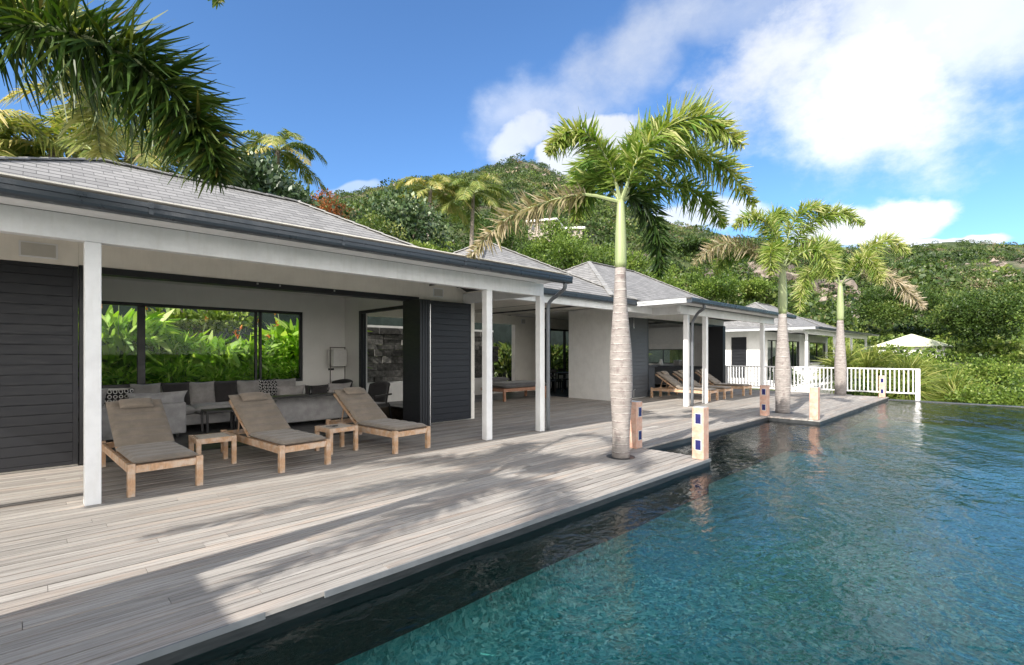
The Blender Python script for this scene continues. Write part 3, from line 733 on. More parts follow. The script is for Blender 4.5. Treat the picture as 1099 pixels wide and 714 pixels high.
# ---------------- living pavilion
H1 = empty('house', (1.8, 10.2, 0), 'low white pool house nearest the camera with charcoal shutters and an open living room', 'house')
H1.location = (0, 0, 0)
FY = 8.70
polys, rl = hip(-2.2, 6.75, 7.3, 12.6, .7, 3.83, 10.2, 3.0, 4.58)
sk = [[(-3.6, 5.72, 2.93), (7.02, 5.72, 2.93), (6.75, 7.3, 3.04), (-2.2, 7.3, 3.04)], [(7.02, 5.72, 2.93), (7.02, 8.9, 2.93), (6.75, 8.9, 3.04), (6.75, 7.3, 3.04)], [(-3.6, 8.9, 2.93), (-3.6, 5.72, 2.93), (-2.2, 7.3, 3.04), (-2.2, 8.9, 3.04)]]
r = roof_part('roof', polys + sk, H1)
caps(rl, r)
w = MB()
w.box(-3.6, .40, FY, FY + .2, 2.66, 3.0); w.box(.402, 5.74, FY + .002, FY + .2, 2.68, 2.999); w.box(5.742, 7.25, FY, FY + .2, 0, 2.999)
w.box(-3.6, .40, FY + .06, FY + .2, 0, 2.658)
w.build('front_wall', M_cream, H1)
w = MB()   # room shell
w.box(-3.6, -3.4, 8.9, 12.25, 0, 2.95)
w.box(5.8, 6.0, 8.903, 9.15, 0, 2.95); w.box(5.8, 6.0, 11.42, 12.25, 0, 2.95); w.box(5.8, 6.0, 9.152, 11.418, 2.56, 2.95)
w.box(4.72, 6.0, 12.253, 12.45, -.1, 2.95); w.box(-3.6, 4.718, 12.253, 12.45, 2.52, 2.95); w.box(-3.6, 4.718, 12.253, 12.45, -.1, .82)
w.box(-3.6, -1.35, 12.255, 12.45, .822, 2.518)
w.build('room_wall', M_inner, H1)
MB().box(-3.6, 6.0, 8.903, 12.45, 2.953, 2.99).build('ceiling', M_inner, H1)
MB().box(-3.6, 7.25, 5.9, 8.697, 3.0, 3.012).build('porch_ceiling', M_cream, H1)
MB().box(-3.395, 5.797, 8.80, 12.25, -.02, .002).build('room_floor', M_floor, H1)
s_ = MB(); s_.box(-3.6, 7.02, 5.86, 6.335, 2.845, 2.86); s_.box(-3.6, 7.02, 5.848, 5.868, 2.80, 2.915); s_.build('soffit', M_white, H1)
MB().box(-8.2, 7.02, 6.34, 6.46, 2.60, 2.843).build('beam', M_white, H1, bevel=.006)
MB().box(6.90, 7.02, 6.463, 8.697, 2.62, 2.842).build('beam', M_white, H1, bevel=.006)
gutter_x(-3.62, 7.10, 5.70, 2.795, H1)
for x in (.40, 5.62, 6.98, -5.2, -8.1): post(x, 6.40, 2.599, H1)
downpipe(H1, [(6.98, 5.78, 2.80), (6.98, 5.79, 2.70), (7.02, 5.95, 2.62), (7.09, 6.22, 2.52), (7.10, 6.30, 2.38), (7.10, 6.30, 2.0), (7.10, 6.30, 1.0), (7.10, 6.30, .02)], .036)
speaker_part(H1, -.16, FY, 2.72, .36, .20); speaker_part(H1, 6.10, FY, 2.72, .26, .19)
for i in range(3): shutter(H1, -3.55 + i * 1.32, -3.55 + i * 1.32 + 1.31, FY + .03, .03, 2.655, M_dark)
# opening frame and track
f = MB(); f.box(.41, .47, FY - .01, FY + .16, .02, 2.66); f.box(.41, 5.74, FY - .012, FY + .17, 2.585, 2.678); f.box(.47, 5.72, FY + .02, FY + .10, -.01, .012)
f.build('door_frame', M_frame, H1, bevel=.004)
d = MB()
for i in range(4): d.box(5.44 + i * .062, 5.49 + i * .062, 8.20, 8.84, .03, 2.58)
d.build('folded_door', M_frame, H1, bevel=.004)
d = MB()
for z in (.5, 1.3, 2.1): MB().box(5.678, 5.73, 8.262, 8.30, z, z + .07).build('door_hinge', M_steel, H1)
d.tube([(5.715, 8.25, .05), (5.715, 8.25, 2.5)], .011, 6); d.build('door_rod', M_steel, H1)
shutter(H1, 5.76, 7.05, 8.60, .03, 2.62, M_dark, bolts=True)
# back window, wide sliding panes
wn = window(H1, -1.35, 4.72, 12.29, .82, 2.52, mull=(-.1, (1.52, .13), (3.66, .05), (3.76, .05)), fw=.065)
# side door frame in the right wall of the room
f = MB(); f.box(5.77, 5.86, 9.15, 9.21, .0, 2.56); f.box(5.77, 5.86, 11.30, 11.42, .0, 2.56); f.box(5.77, 5.86, 9.21, 11.30, 2.49, 2.56)
f.box(5.79, 5.84, 11.18, 11.24, 0, 2.49); f.build('side_door_frame', M_frame, H1, bevel=.003)
MB().box(5.35, 5.50, 12.238, 12.25, 1.07, 1.12).build('light_switch', M_black, H1)
for x in (2.6, 2.95, 3.9): MB().tube([(x, 8.66, 2.66), (x, 8.66, 2.63)], .014, 8).build('track_light', M_steel, H1)

# ---------------- covered passage between the two pavilions
H2 = empty('covered_passage', (0, 0, 0), 'open covered passage with a pyramid shingle roof between the two white pavilions', 'passage')
polys, rl = hip(6.0, 11.9, 7.3, 14.0, 8.95, 8.95, 10.25, 2.97, 4.6)
r = roof_part('roof', polys, H2); caps(rl, r)
gutter_x(7.03, 11.86, 7.27, 2.82, H2, joint=1.6)
s_ = MB(); s_.box(7.03, 12.99, 7.42, 13.98, 2.975, 2.99); s_.build('ceiling', M_cream, H2)
MB().box(7.03, 13.0, 7.45, 7.57, 2.66, 2.93).build('beam', M_white, H2, bevel=.006)
w = MB(); w.box(13.3, 14.55, 13.5, 13.7, 0, 2.95); w.box(14.552, 18.5, 13.5, 13.7, 2.52, 2.95); w.box(17.2, 18.5, 13.5, 13.7, 0, 2.518)
w.box(6.02, 13.28, 13.45, 13.6, 2.62, 2.95)
w.build('back_wall', M_cream, H2)
f = MB(); f.box(14.552, 14.62, 13.46, 13.56, 0, 2.52); f.box(16.25, 16.31, 13.46, 13.56, 0, 2.52); f.box(17.14, 17.2, 13.46, 13.56, 0, 2.52); f.box(14.62, 17.14, 13.462, 13.56, 2.45, 2.518)
f.build('door_frame', M_frame, H2)
d = MB(); d.box(14.38, 14.44, 12.75, 13.44, .03, 2.48); d.box(14.46, 14.52, 12.75, 13.44, .03, 2.48); d.build('folded_door', M_frame, H2, bevel=.003)
MB().box(7.26, 18.5, 11.55, 13.5, -.03, .004).build('tiled_floor', M_floor, H2)
speaker_part(H2, 13.62, 13.5, 2.66, .24, .2)

# ---------------- kitchen pavilion
H3 = empty('house', (0, 0, 0), 'second white house with grey shutters, its porch sheltering three loungers beyond the covered passage', 'house')
polys, rl = hip(10.7, 19.4, 7.3, 14.0, 13.6, 16.4, 10.2, 3.0, 4.63)
sk = [[(11.88, 5.72, 2.93), (20.3, 5.72, 2.93), (19.4, 7.3, 3.04), (13.4, 7.3, 3.04)], [(11.88, 7.4, 2.93), (11.88, 5.72, 2.93), (13.4, 7.3, 3.3), (13.4, 7.4, 3.3)], [(20.3, 5.72, 2.93), (21.7, 7.5, 2.93), (21.7, 13.1, 2.93), (19.4, 13.1, 3.04), (19.4, 7.3, 3.04)]]
r = roof_part('roof', polys + sk, H3); caps(rl, r)
gutter_x(11.9, 20.36, 5.70, 2.795, H3, joint=2.2); gutter_y(11.86, 5.835, 7.25, 2.80, H3)
s_ = MB(); s_.box(12.0, 20.3, 5.86, 6.37, 2.845, 2.86); s_.box(12.0, 13.05, 6.37, 8.77, 2.846, 2.861); s_.box(12.0, 20.3, 5.848, 5.868, 2.80, 2.915); s_.box(12.0, 12.02, 5.87, 7.4, 2.80, 2.84); s_.build('soffit', M_white, H3)
MB().box(13.06, 20.25, 6.37, 8.797, 3.0, 3.012).build('porch_ceiling', M_cream, H3)
MB().box(12.78, 20.3, 6.44, 6.56, 2.60, 2.843).build('beam', M_white, H3, bevel=.02)
b_ = MB().box(12.74, 12.779, 6.435, 6.565, 2.66, 2.842); b_.build('beam_end', M_white, H3, bevel=.03, seg=3)
MB().box(13.06, 13.18, 6.563, 8.797, 2.62, 2.842).build('beam', M_white, H3)
for x in (13.22, 14.42, 19.2): post(x, 6.50, 2.599, H3)
downpipe(H3, [(12.75, 5.78, 2.80), (12.78, 5.80, 2.70), (13.0, 6.05, 2.62), (13.25, 6.28, 2.48), (13.28, 6.35, 2.35), (13.28, 6.36, 2.0), (13.28, 6.36, 1.0), (13.28, 6.36, .02)], .04)
w = MB(); w.box(13.0, 13.15, 8.95, 10.6, 0, 3.0); w.box(13.0, 21.35, 8.802, 8.95, 2.70, 2.998); w.box(13.002, 15.0, 8.85, 8.948, 0, 2.698); w.box(20.3, 21.35, 8.85, 8.948, 0, 2.698)
w.box(21.2, 21.35, 8.952, 10.6, 0, 2.95); w.box(21.2, 21.35, 12.6, 13.45, 0, 2.95); w.box(21.2, 21.35, 10.602, 12.598, 0, 1.03); w.box(21.2, 21.35, 10.602, 12.598, 1.70, 2.95)
w.build('outer_wall', M_wall, H3)
w = MB(); w.box(15.0, 15.1, 8.952, 11.3, 0, 2.95); w.box(15.102, 17.4, 11.2, 11.3, 0, 2.95); w.box(17.402, 17.5, 11.2, 13.45, 0, 2.95); w.box(17.502, 21.198, 12.9, 13.05, 0, 2.95)
w.build('room_wall', M_inner, H3)
MB().box(13.0, 21.3, 8.955, 13.45, 2.952, 2.97).build('ceiling', M_inner, H3)
MB().box(13.16, 21.19, 8.86, 12.9, -.02, .003).build('room_floor', M_floor, H3)
f = MB(); f.box(21.24, 21.30, 10.602, 12.598, 1.031, 1.07); f.box(21.24, 21.30, 10.602, 12.598, 1.66, 1.699); f.box(21.24, 21.30, 11.58, 11.62, 1.071, 1.659)
wn = f.build('window', M_frame, H3); MB().box(21.265, 21.275, 10.602, 12.598, 1.071, 1.659).build('pane', M_glass, wn)
shutter(H3, 13.05, 14.05, 8.815, .03, 2.69, M_grey); shutter(H3, 14.06, 15.05, 8.815, .03, 2.69, M_grey, bolts=True)
shutter(H3, 20.35, 21.36, 8.80, .03, 2.69, M_grey)
f = MB(); f.box(15.06, 15.11, 8.79, 8.93, .02, 2.70); f.box(15.06, 20.3, 8.788, 8.94, 2.62, 2.699)
f.build('door_frame', M_frame, H3)
d = MB()
for i in range(4): d.box(19.95 + i * .062, 20.0 + i * .062, 8.25, 8.9, .03, 2.61)
d.build('folded_door', M_frame, H3, bevel=.004)
speaker_part(H3, 12.0 + 1.25, 8.80, 2.72, .24, .19)
# built-in kitchen run
k = MB(); k.box(20.55, 21.198, 9.3, 12.6, .1, .9); k.box(20.5, 21.198, 9.25, 12.65, .902, .94); k.build('kitchen_counter', M_grey, H3, bevel=.004)
k = MB(); k.box(17.2, 18.0, 10.2, 12.0, .02, .95); k.box(17.15, 18.05, 10.1, 12.1, .952, .99); k.build('kitchen_island', M_grey, H3, bevel=.004)
k = MB(); k.box(20.8, 21.198, 9.3, 12.8, 1.95, 2.7); k.build('wall_cupboard', M_white_pl, H3, bevel=.004)

# ---------------- far guest pavilion
H4 = empty('house', (0, 0, 0), 'small far white pavilion beyond the white railing with louvred door and dark windows', 'house')
polys, rl = hip(30.2, 38.7, 8.7, 14.5, 33.0, 35.8, 11.6, 3.05, 4.75)
sk = [[(29.5, 7.25, 2.93), (46.0, 7.25, 2.93), (44.5, 8.75, 3.08), (30.8, 8.75, 3.2)], [(29.5, 14.5, 2.93), (29.5, 7.25, 2.93), (30.8, 8.75, 3.2), (30.8, 14.5, 3.2)]]
p2, rl2 = hip(38.9, 46.0, 8.7, 14.0, 41.6, 43.4, 11.3, 3.0, 4.2)
r = roof_part('roof', polys + sk + p2, H4); caps(rl + rl2, r)
gutter_x(29.52, 46.05, 7.22, 2.80, H4, joint=3); gutter_y(29.47, 7.35, 14.5, 2.80, H4)
s_ = MB(); s_.box(29.6, 46, 7.36, 9.9, 2.85, 2.865); s_.box(29.62, 31.0, 9.9, 14.5, 2.851, 2.864); s_.build('soffit', M_white, H4)
MB().box(30.2, 46, 7.95, 8.08, 2.58, 2.848).build('beam', M_white, H4); MB().box(30.0, 30.198, 7.96, 8.07, 2.68, 2.846).build('beam_end', M_white, H4, bevel=.03)
for x in (30.45, 36.4, 41.0, 45.8): post(x, 8.02, 2.579, H4)
w = MB(); w.box(31.0, 31.18, 10.6, 14.4, -.6, 2.848)
w.box(31.18, 32.2, 10.6, 10.8, -.6, 2.848); w.box(32.2, 34.2, 10.6, 10.8, 2.35, 2.848); w.box(34.2, 35.0, 10.6, 10.8, -.6, 2.848); w.box(35.0, 38.6, 10.6, 10.8, 2.35, 2.848)
w.box(38.6, 41.0, 10.6, 10.8, -.6, 2.848); w.box(41.0, 45.4, 10.6, 10.8, -.6, .8); w.box(41.0, 45.4, 10.6, 10.8, 2.35, 2.848); w.box(45.4, 46, 10.6, 10.8, -.6, 2.848)
w.box(31.2, 46, 14.2, 14.4, -.6, 2.848)
w.build('outer_wall', M_wall, H4)
wn = window(H4, 32.2, 34.2, 10.64, 0.0, 2.35, mull=(33.2,)); window(H4, 35.0, 38.6, 10.64, 0, 2.35, mull=(36.2, 37.4)); window(H4, 41.0, 45.4, 10.64, .8, 2.35, mull=(43.2,))
MB().box(40.9, 45.5, 10.45, 10.598, .74, .79).build('window_sill', M_white, H4)
w = MB(); w.box(30.97, 30.998, 11.4, 12.3, 0, 2.5)
for i in range(27): w.obox((30.955, 11.85, .12 + i * .088), (.07, .80, .012), (0, R(40), 0))
w.build('louvred_door', M_dark, H4)
MB().box(29.0, 46.5, 7.3, 14.3, -.9, -.2).build('plinth', M_wall, H4)

# ---------------- railings
def railing(parent_label, p0, p1, z=0, h=.98, pitch=.125, endpost=True, group=None, kind2=False):
    p0 = Vector(p0); p1 = Vector(p1); L = (p1 - p0).length; d = (p1 - p0) / L
    rt = empty('railing', (p0.x, p0.y, z), parent_label, 'railing', group)
    rt.rotation_euler = (0, 0, math.atan2(d.y, d.x))
    MB().box(-.04, L + .06, -.045, .045, h - .045, h).build('top_rail', M_white, rt, bevel=.008)
    MB().box(0, L, -.022, .022, .115, .16).build('bottom_rail', M_white, rt, bevel=.004)
    n = int(L / pitch)
    for i in range(1, n):
        x = i * L / n
        if i == 1: b0 = MB().box(-.017, .017, -.017, .017, .161, h - .046).build('baluster', M_white, rt); b0.location.x = x
        else: b = b0.copy(); COL.objects.link(b); b.parent = rt; b.location.x = x
    for x in ((0, L) if endpost else (0,)):
        MB().box(x - .062, x + .062, -.062, .062, -.1, h + .001).build('rail_post', M_white, rt, bevel=.008)
    return rt
railing('white timber railing closing the far end of the pool deck, ending at the pool edge', (21.45, 8.72), (21.45, 2.30))
railing('white railing along the terrace of the far guest pavilion', (29.2, 8.02), (37.0, 8.02), z=-.15, h=.95, pitch=.16)
railing('short white railing on the near side of the far guest terrace', (29.1, 12.4), (29.1, 8.15), z=-.15, h=.95, pitch=.16)

# ---------------- court wall, planter and retaining wall behind the houses
rt = empty('stone_wall', (6.2, 14.3, 0), 'dark stacked stone wall behind the white planter, seen through the side door', 'wall')
mb = MB(); mb.tone = []
z = .55
while z < 2.3:
    hh = random.uniform(.13, .24); x = 0
    while x < 6.6:
        ww = random.uniform(.25, .7); mb.box(x + .004, x + ww - .006, -.0 - random.uniform(0, .055), .3, z, z + hh - .008, tone=random.random()); x += ww
    z += hh
mb.build('stone_courses', M_stone, rt, bevel=.006, seg=1)
MB().box(-.05, 6.7, .02, .35, z, z + .07).build('coping', M_wall, rt)
MB().box(0, 6.6, .05, .35, -.2, .55).build('wall_base', M_stone, rt)
tag(MB().box(6.2, 12.9, 13.78, 14.24, -.1, .58).build('planter', M_wall, bevel=.01), 'long white rendered planter at the foot of the dark stone wall', 'planter')
tag(MB().box(-14, 30, 15.9, 16.25, -1, 3.15).build('retaining_wall', M_retain), 'tall dark green-grey retaining wall behind the garden bed', 'retaining wall')
def f_soil(N, b):
    v = oc(N); n = N.noise(v, 5, 7, .7); N.l.new(N.mix(n.outputs['Fac'], (.02, .016, .01, 1), (.09, .07, .05, 1)), b.inputs['Base Color']); b.inputs['Roughness'].default_value = 1; bump(N, b, n.outputs['Fac'], .05)
M_soil = mat('soil', f_soil)
mb = MB().box(-14, 30, 12.47, 15.9, -.9, -.03); struct(mb, 'garden_bed', M_soil)

# ---------------- unseen pavilion added behind the camera so its roof shades the near deck
H5 = empty('shade_pavilion', (0, 0, 0), 'unseen white flat-roofed pavilion added behind the camera to shade the near deck', 'pavilion')
MB().box(-9.5, -3.42, -3.0, 3.38, 2.78, 2.98).build('roof', M_white, H5, bevel=.01)
for x, y_ in ((-3.6, 3.2), (-9.3, 3.2), (-3.6, -2.8), (-9.3, -2.8)): MB().box(x - .07, x + .07, y_ - .07, y_ + .07, 0, 2.778).build('post', M_white, H5, bevel=.006)
MB().box(-9.3, -9.15, -2.7, 3.1, 0, 2.777).build('wall', M_wall, H5)
mb = MB(); mb.tone = []
yy = -3.2
while yy < 3.0: board_row(mb, yy, yy + pitch - .006, -10, PX0 - .2); yy += pitch
struct(mb, 'pavilion_deck', M_deck)

# ================================================================== PALMS
CRn = np.array(CR); CFn = np.array(CF); UPn = np.array([0, 0, 1.0])
def rfz(pts, k):
    """points given as (sideways, away, up) steps of k metres -> local coordinates"""
    return [CRn * p[0] * k + CFn * p[1] * k + UPn * p[2] * k for p in pts]
def foxtail_palm(loc, crown_z, shaft, trunk, fronds, k, label, leaf=.42, n=430, lean=(0, 0), group='foxtail palms on the pool deck', hole=True, wd=.030, spear=None, shaft_r=(.085, .055)):
    rt = empty('foxtail_palm', loc, label, 'palm', group)
    top = np.array([lean[0], lean[1], crown_z]); zs = crown_z - shaft
    tr = MB(); pts = []; rad = []
    for i in range(25):
        t = i / 24; z = t * zs; q = np.interp(t, [0, .04, .15, .38, .55, .8, 1], trunk); pts.append((lean[0] * z / crown_z + .012 * math.sin(z * 2), lean[1] * z / crown_z, z - .06 * (i == 0))); rad.append(q)
    tr.tube(pts, rad, 20); tr.build('trunk', M_trunk, rt, smooth=True)
    sh = MB(); sh.tube([(lean[0] * (zs + f_ * shaft) / crown_z, lean[1] * (zs + f_ * shaft) / crown_z, zs + f_ * shaft) for f_ in (0, .08, .3, .6, .9, 1.0)], [trunk[-1] * 1.0, trunk[-1] * 1.12, shaft_r[0] , shaft_r[0] * .86, shaft_r[1], shaft_r[1] * .5], 14)
    sh.build('crownshaft', M_shaft, rt, smooth=True)
    for fd in fronds:
        pts = rfz(fd['p'], k); P = [top - np.array([0, 0, .06])] + [top + p for p in pts]
        rc, V, F, T = foxtail_frond(P, fd.get('leaf', leaf) * 1.04, int(fd.get('n', n) * 1.45), wd, fd.get('tone', .5) + .15, fd.get('bare', .10), fd.get('plume', 1.0))
        old = fd.get('old', 0); m = fd.get('m') or (L_foxold if old else L_fox)
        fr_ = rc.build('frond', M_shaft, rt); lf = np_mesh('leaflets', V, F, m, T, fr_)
        if old: fr_['label'] = 'old drooping browned frond'
    if spear: MB().tube([tuple(top), tuple(top + rfz([spear], k)[0])], [.02, .004], 6).build('spear_leaf', M_shaft, rt)
    return rt
def pit(x, y, r):   # dark planting ring in the boards round a trunk
    mb = MB(); n = 28; v = [(x + math.cos(2 * math.pi * i / n) * r, y + math.sin(2 * math.pi * i / n) * r, .004) for i in range(n)]; mb.add(v, [tuple(range(n))])
    tag(mb.build('planting_hole', M_under), kind='structure')
P1 = (6.08, 3.99, 0); K1 = 7.1 / 525
foxtail_palm(P1, 3.76, 1.02, [.135, .122, .125, .165, .158, .10, .075],
  [dict(p=[(-14, -8, 34), (-36, -14, 60), (-60, -18, 62), (-80, -20, 40)], tone=.52, leaf=.33),
   dict(p=[(-40, 14, 8), (-88, 20, -2), (-128, 24, -20), (-165, 26, -58)], old=1, n=300, tone=.55, bare=.22, leaf=.34),
   dict(p=[(8, 18, 42), (26, 30, 76), (54, 40, 92), (88, 46, 84)], tone=.36, leaf=.38),
   dict(p=[(16, -14, 38), (44, -24, 66), (80, -30, 70), (114, -34, 42)], tone=.56, leaf=.44, n=520),
   dict(p=[(28, 10, 34), (72, 18, 56), (118, 22, 44), (156, 24, 0)], tone=.55, leaf=.40, n=520),
   dict(p=[(34, 30, 18), (78, 50, 32), (116, 62, 16), (140, 66, -14)], tone=.42, leaf=.38, n=400),
   dict(p=[(20, 16, 8), (40, 30, -6), (52, 38, -40), (54, 42, -78)], tone=.15, m=L_foxdark, leaf=.34),
   dict(p=[(-14, 14, 22), (-30, 26, 26), (-40, 32, 6), (-44, 34, -16)], tone=.42, leaf=.34),
      dict(p=[(-6, 20, 40), (-18, 44, 62), (-34, 62, 48), (-46, 70, 14)], tone=.40, leaf=.38)],
  K1, 'tallest foxtail palm, nearest of the three, growing through the deck corner by the pool', spear=(-26, 0, 84))
pit(P1[0], P1[1], .205)
P2 = (13.57, 4.11, 0); K2 = 12.4 / 525
foxtail_palm(P2, 3.68, 1.18, [.175, .165, .17, .185, .165, .12, .09],
  [dict(p=[(-10, -6, 28), (-24, -10, 46), (-42, -12, 52), (-58, -12, 40)], tone=.55),
   dict(p=[(-3, 10, 32), (-2, 18, 54), (8, 24, 64), (24, 26, 62)], tone=.42),
   dict(p=[(12, -4, 28), (32, -8, 50), (56, -10, 56), (80, -10, 44)], tone=.50, n=480),
   dict(p=[(-22, 8, 18), (-46, 10, 28), (-70, 12, 24), (-92, 12, 6)], old=1, tone=.52, n=320),
   dict(p=[(16, 14, 16), (38, 20, 26), (56, 22, 20), (68, 22, 2)], tone=.3, old=1, n=300),
   dict(p=[(-14, -16, 14), (-26, -28, 14), (-32, -36, 2), (-34, -40, -14)], tone=.5, n=330),
   dict(p=[(10, -18, 12), (20, -30, 12), (24, -38, -2), (26, -42, -18)], tone=.5, n=330),
   dict(p=[(-20, 16, 16), (-36, 26, 22), (-50, 32, 14), (-58, 34, -2)], tone=.4, n=330),
   dict(p=[(3, -6, 34), (12, -10, 54), (26, -12, 62), (42, -12, 58)], tone=.55, n=380)],
  K2, 'middle foxtail palm with a bushy upright crown, growing through the second deck corner', leaf=.37, wd=.028, shaft_r=(.11, .075))
pit(P2[0], P2[1], .25)
P3 = (21.05, 4.45, 0); K3 = 18.1 / 525
foxtail_palm(P3, 4.05, 1.35, [.19, .18, .18, .19, .17, .13, .10],
  [dict(p=[(12, -6, 22), (28, -8, 38), (48, -8, 44), (66, -8, 30)], tone=.62, leaf=.50),
   dict(p=[(16, 6, 6), (38, 10, 14), (62, 10, 8), (80, 10, -8), (98, 10, -26)], old=1, tone=.72, leaf=.46, bare=.3, n=330),
   dict(p=[(-14, 4, 12), (-28, 6, 14), (-36, 6, 0), (-40, 6, -30)], tone=.55, leaf=.50),
   dict(p=[(-10, -4, 24), (-22, -6, 40), (-34, -6, 42), (-42, -6, 32)], tone=.55, leaf=.50),
   dict(p=[(-3, 8, 24), (-4, 14, 38), (4, 16, 42), (10, 18, 36)], tone=.45, leaf=.46),
   dict(p=[(6, -16, 18), (10, -26, 22), (14, -32, 10), (16, -36, -6)], tone=.58, leaf=.46)],
  K3, 'farthest foxtail palm, by the white railing at the end of the deck', leaf=.42, wd=.036, shaft_r=(.12, .085))
# the near palm, its trunk just outside the left edge of the picture
P4 = (-2.05, 3.62, 0)
def W2L(px, py, t):
    p = np.array(ray(px, py)) * t + np.array([0, 0, 1.5]); return p - np.array(P4) - np.array([0, 0, 4.25])
def near_fronds():
    out = []
    A = [W2L(-60, 0, 3.0), W2L(50, 28, 3.0), W2L(140, 62, 3.1), W2L(205, 125, 3.2), W2L(238, 190, 3.25)]
    B = [W2L(-60, -40, 3.2), W2L(30, -20, 3.4), W2L(78, 50, 3.5), W2L(100, 112, 3.5), W2L(108, 166, 3.5)]
    C_ = [W2L(0, -200, 3.2), W2L(120, -210, 3.0), W2L(205, -100, 3.0), W2L(234, 2, 3.05)]
    for pts, kw in ((A, dict(m=L_foxdark, n=1050, leaf=.46, tone=.34)), (B, dict(n=480, leaf=.36, tone=.85)), (C_, dict(n=420, leaf=.24, tone=.5))):
        out.append(dict(p=[(float(q @ CRn), float(q @ CFn), float(q[2])) for q in pts], **kw))
    for az_, rise, L, dr in ((200, .5, 2.6, 1.0), (165, .6, 2.4, 1.2), (240, .6, 2.6, .9), (120, .8, 2.3, 1.1), (330, .9, 2.2, 1.0)):
        a = R(az_); h = np.array([math.cos(a), math.sin(a), 0]); pts = []
        for s_ in (.25, .5, .75, 1.0): pts.append(h * L * s_ + UPn * (rise * math.sin(s_ * 2.3) * 1.1 - dr * s_ ** 2.6))
        out.append(dict(p=[(float(q @ CRn), float(q @ CFn), float(q[2])) for q in pts], n=520, leaf=.38, tone=.5))
    return out
foxtail_palm(P4, 4.25, 1.0, [.15, .14, .14, .165, .155, .11, .085], near_fronds(), 1.0,
  'near palm whose dark feathery fronds hang into the top left of the view', wd=.021)
pit(P4[0], P4[1], .22)

def coconut_palm(loc, h, lean, n_fronds, L, label, seed, tone=.5, group='coconut palms behind the houses', droopk=1.0, azs=None, crownr=.12):
    global rng
    rng = np.random.default_rng(seed); rt = empty('coconut_palm', loc, label, 'palm', group)
    pts = [(lean[0] * t ** 1.5, lean[1] * t ** 1.5, h * t - .5 * (t == 0)) for t in np.linspace(0, 1, 12)]
    MB().tube(pts, list(np.linspace(.20, .11, 12)), 12).build('trunk', M_trunk2, rt, smooth=True)
    top = np.array([lean[0], lean[1], h])
    for i in range(n_fronds):
        a = (azs[i] if azs else i * 2.39996) + rng.normal() * .12; up = np.interp(i, [0, n_fronds - 1], [1.25, -.25]); LL = L * rng.uniform(.85, 1.1)
        hd = np.array([math.cos(a), math.sin(a), 0]); P = [top]
        for s_ in (.2, .42, .65, .85, 1.0): P.append(top + hd * LL * s_ * math.cos(up * .55) + UPn * (LL * s_ * math.sin(up) * (1 - .35 * s_) - droopk * LL * .55 * s_ ** 2.4))
        rc, V, F, T = feather_frond(P, leaf=.26 * LL, n=62, wd=.055, tone0=tone + rng.normal() * .12, droop=rng.uniform(.4, .8))
        f_ = rc.build('frond', M_shaft, rt); np_mesh('leaflets', V, F, L_coco, T, f_)
    return rt
def thru(px, Y): d = ray(px, 300); return (d.x / d.y * Y, Y), Y / d.y      # the world spot at depth Y seen in that direction, and its distance
def gz(x, y): return float(terrain(np.array([x]), np.array([y]))[0])
def palm_at(px, py, Y, n_fr, L, label, seed, **kw):
    (x, y_), t = thru(px, Y); zc = 1.5 + (379.5 - py) / 525 * t; z0 = gz(x, y_); return coconut_palm((x - .3, y_, z0), zc - z0, (.3, 0), n_fr, L, label, seed, **kw)
palm_at(60, 160, 17.5, 15, 2.7, 'coconut palm with pale fanned fronds rising above the ridge at the left', 11, tone=.68)
palm_at(142, 143, 18.5, 17, 2.9, 'coconut palm behind the roof between the hanging fronds and the dark tree', 12, tone=.66)
palm_at(-40, 150, 18.0, 13, 2.7, 'coconut palm at the far left edge of the view, one pale frond reaching in', 13, tone=.6)
palm_at(298, 162, 24.0, 14, 2.3, 'single coconut palm standing clear against the sky above the dark tree', 14, tone=.5)
palm_at(462, 204, 27.0, 14, 2.6, 'left coconut palm of the pair in front of the hilltop, with yellowing lower fronds', 15, tone=.62)
palm_at(508, 208, 26.0, 18, 3.0, 'right and fuller coconut palm of the pair in front of the hilltop', 16, tone=.46)
rng = np.random.default_rng(99)

# ================================================================== TREES AND SHRUBS
def gz(x, y): return float(terrain(np.array([x]), np.array([y]))[0])
def tree(name, loc, h, r, n, size, m, label, cat='tree', lumps=9, tone=.5, trunk=True, group=None, asp=.55, z0=None, **kw):
    z = gz(loc[0], loc[1]) if z0 is None else z0
    rt = empty(name, (loc[0], loc[1], z), label, cat, group); ch = r[2]
    V, F, T = blob_leaves((0, 0, h - ch * .8), r, n, size, lumps=lumps, tone0=tone, asp=asp, **kw)
    if trunk:
        tb = MB(); tb.tube([(0, 0, -.3), (.05, 0, (h - ch) * .6), (0, .05, h - ch * .9)], [.03 * h + .03, .022 * h + .02, .016 * h + .02], 8)
        for i in range(6):
            a = i * 2.4; q = rng.uniform(.35, .6); tb.tube([(0, .03, (h - ch) * .7 + .1 * i * .3), (math.cos(a) * r[0] * q * .5, math.sin(a) * r[1] * q * .5, h - ch * 1.05), (math.cos(a) * r[0] * q, math.sin(a) * r[1] * q, h - ch * .6 + .2 * i * .3)], [.014 * h + .01, .01 * h, .01], 5)
        tb.build('trunk', M_bark, rt)
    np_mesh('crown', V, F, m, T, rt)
    return rt
def shrub(*a, **kw): return tree(*a, cat=kw.pop('cat', 'shrub'), **kw)
G1 = 'trees on the slope behind the houses'
def tree_at(px, ytop, Y, name, rx, n, size, m, label, tone=.5, lumps=10, cr=None, **kw):
    (x, y_), t = thru(px, Y); zt = 1.5 + (379.5 - ytop) / 525 * t; z0 = gz(x, y_); h = max(zt - z0, 1.2); r = rx * t / 525
    return tree(name, (x, y_), h, (r, r * .8, cr or min(h * .48, r * .85)), n, size, m, label, lumps=lumps, tone=tone, group=G1, **kw)
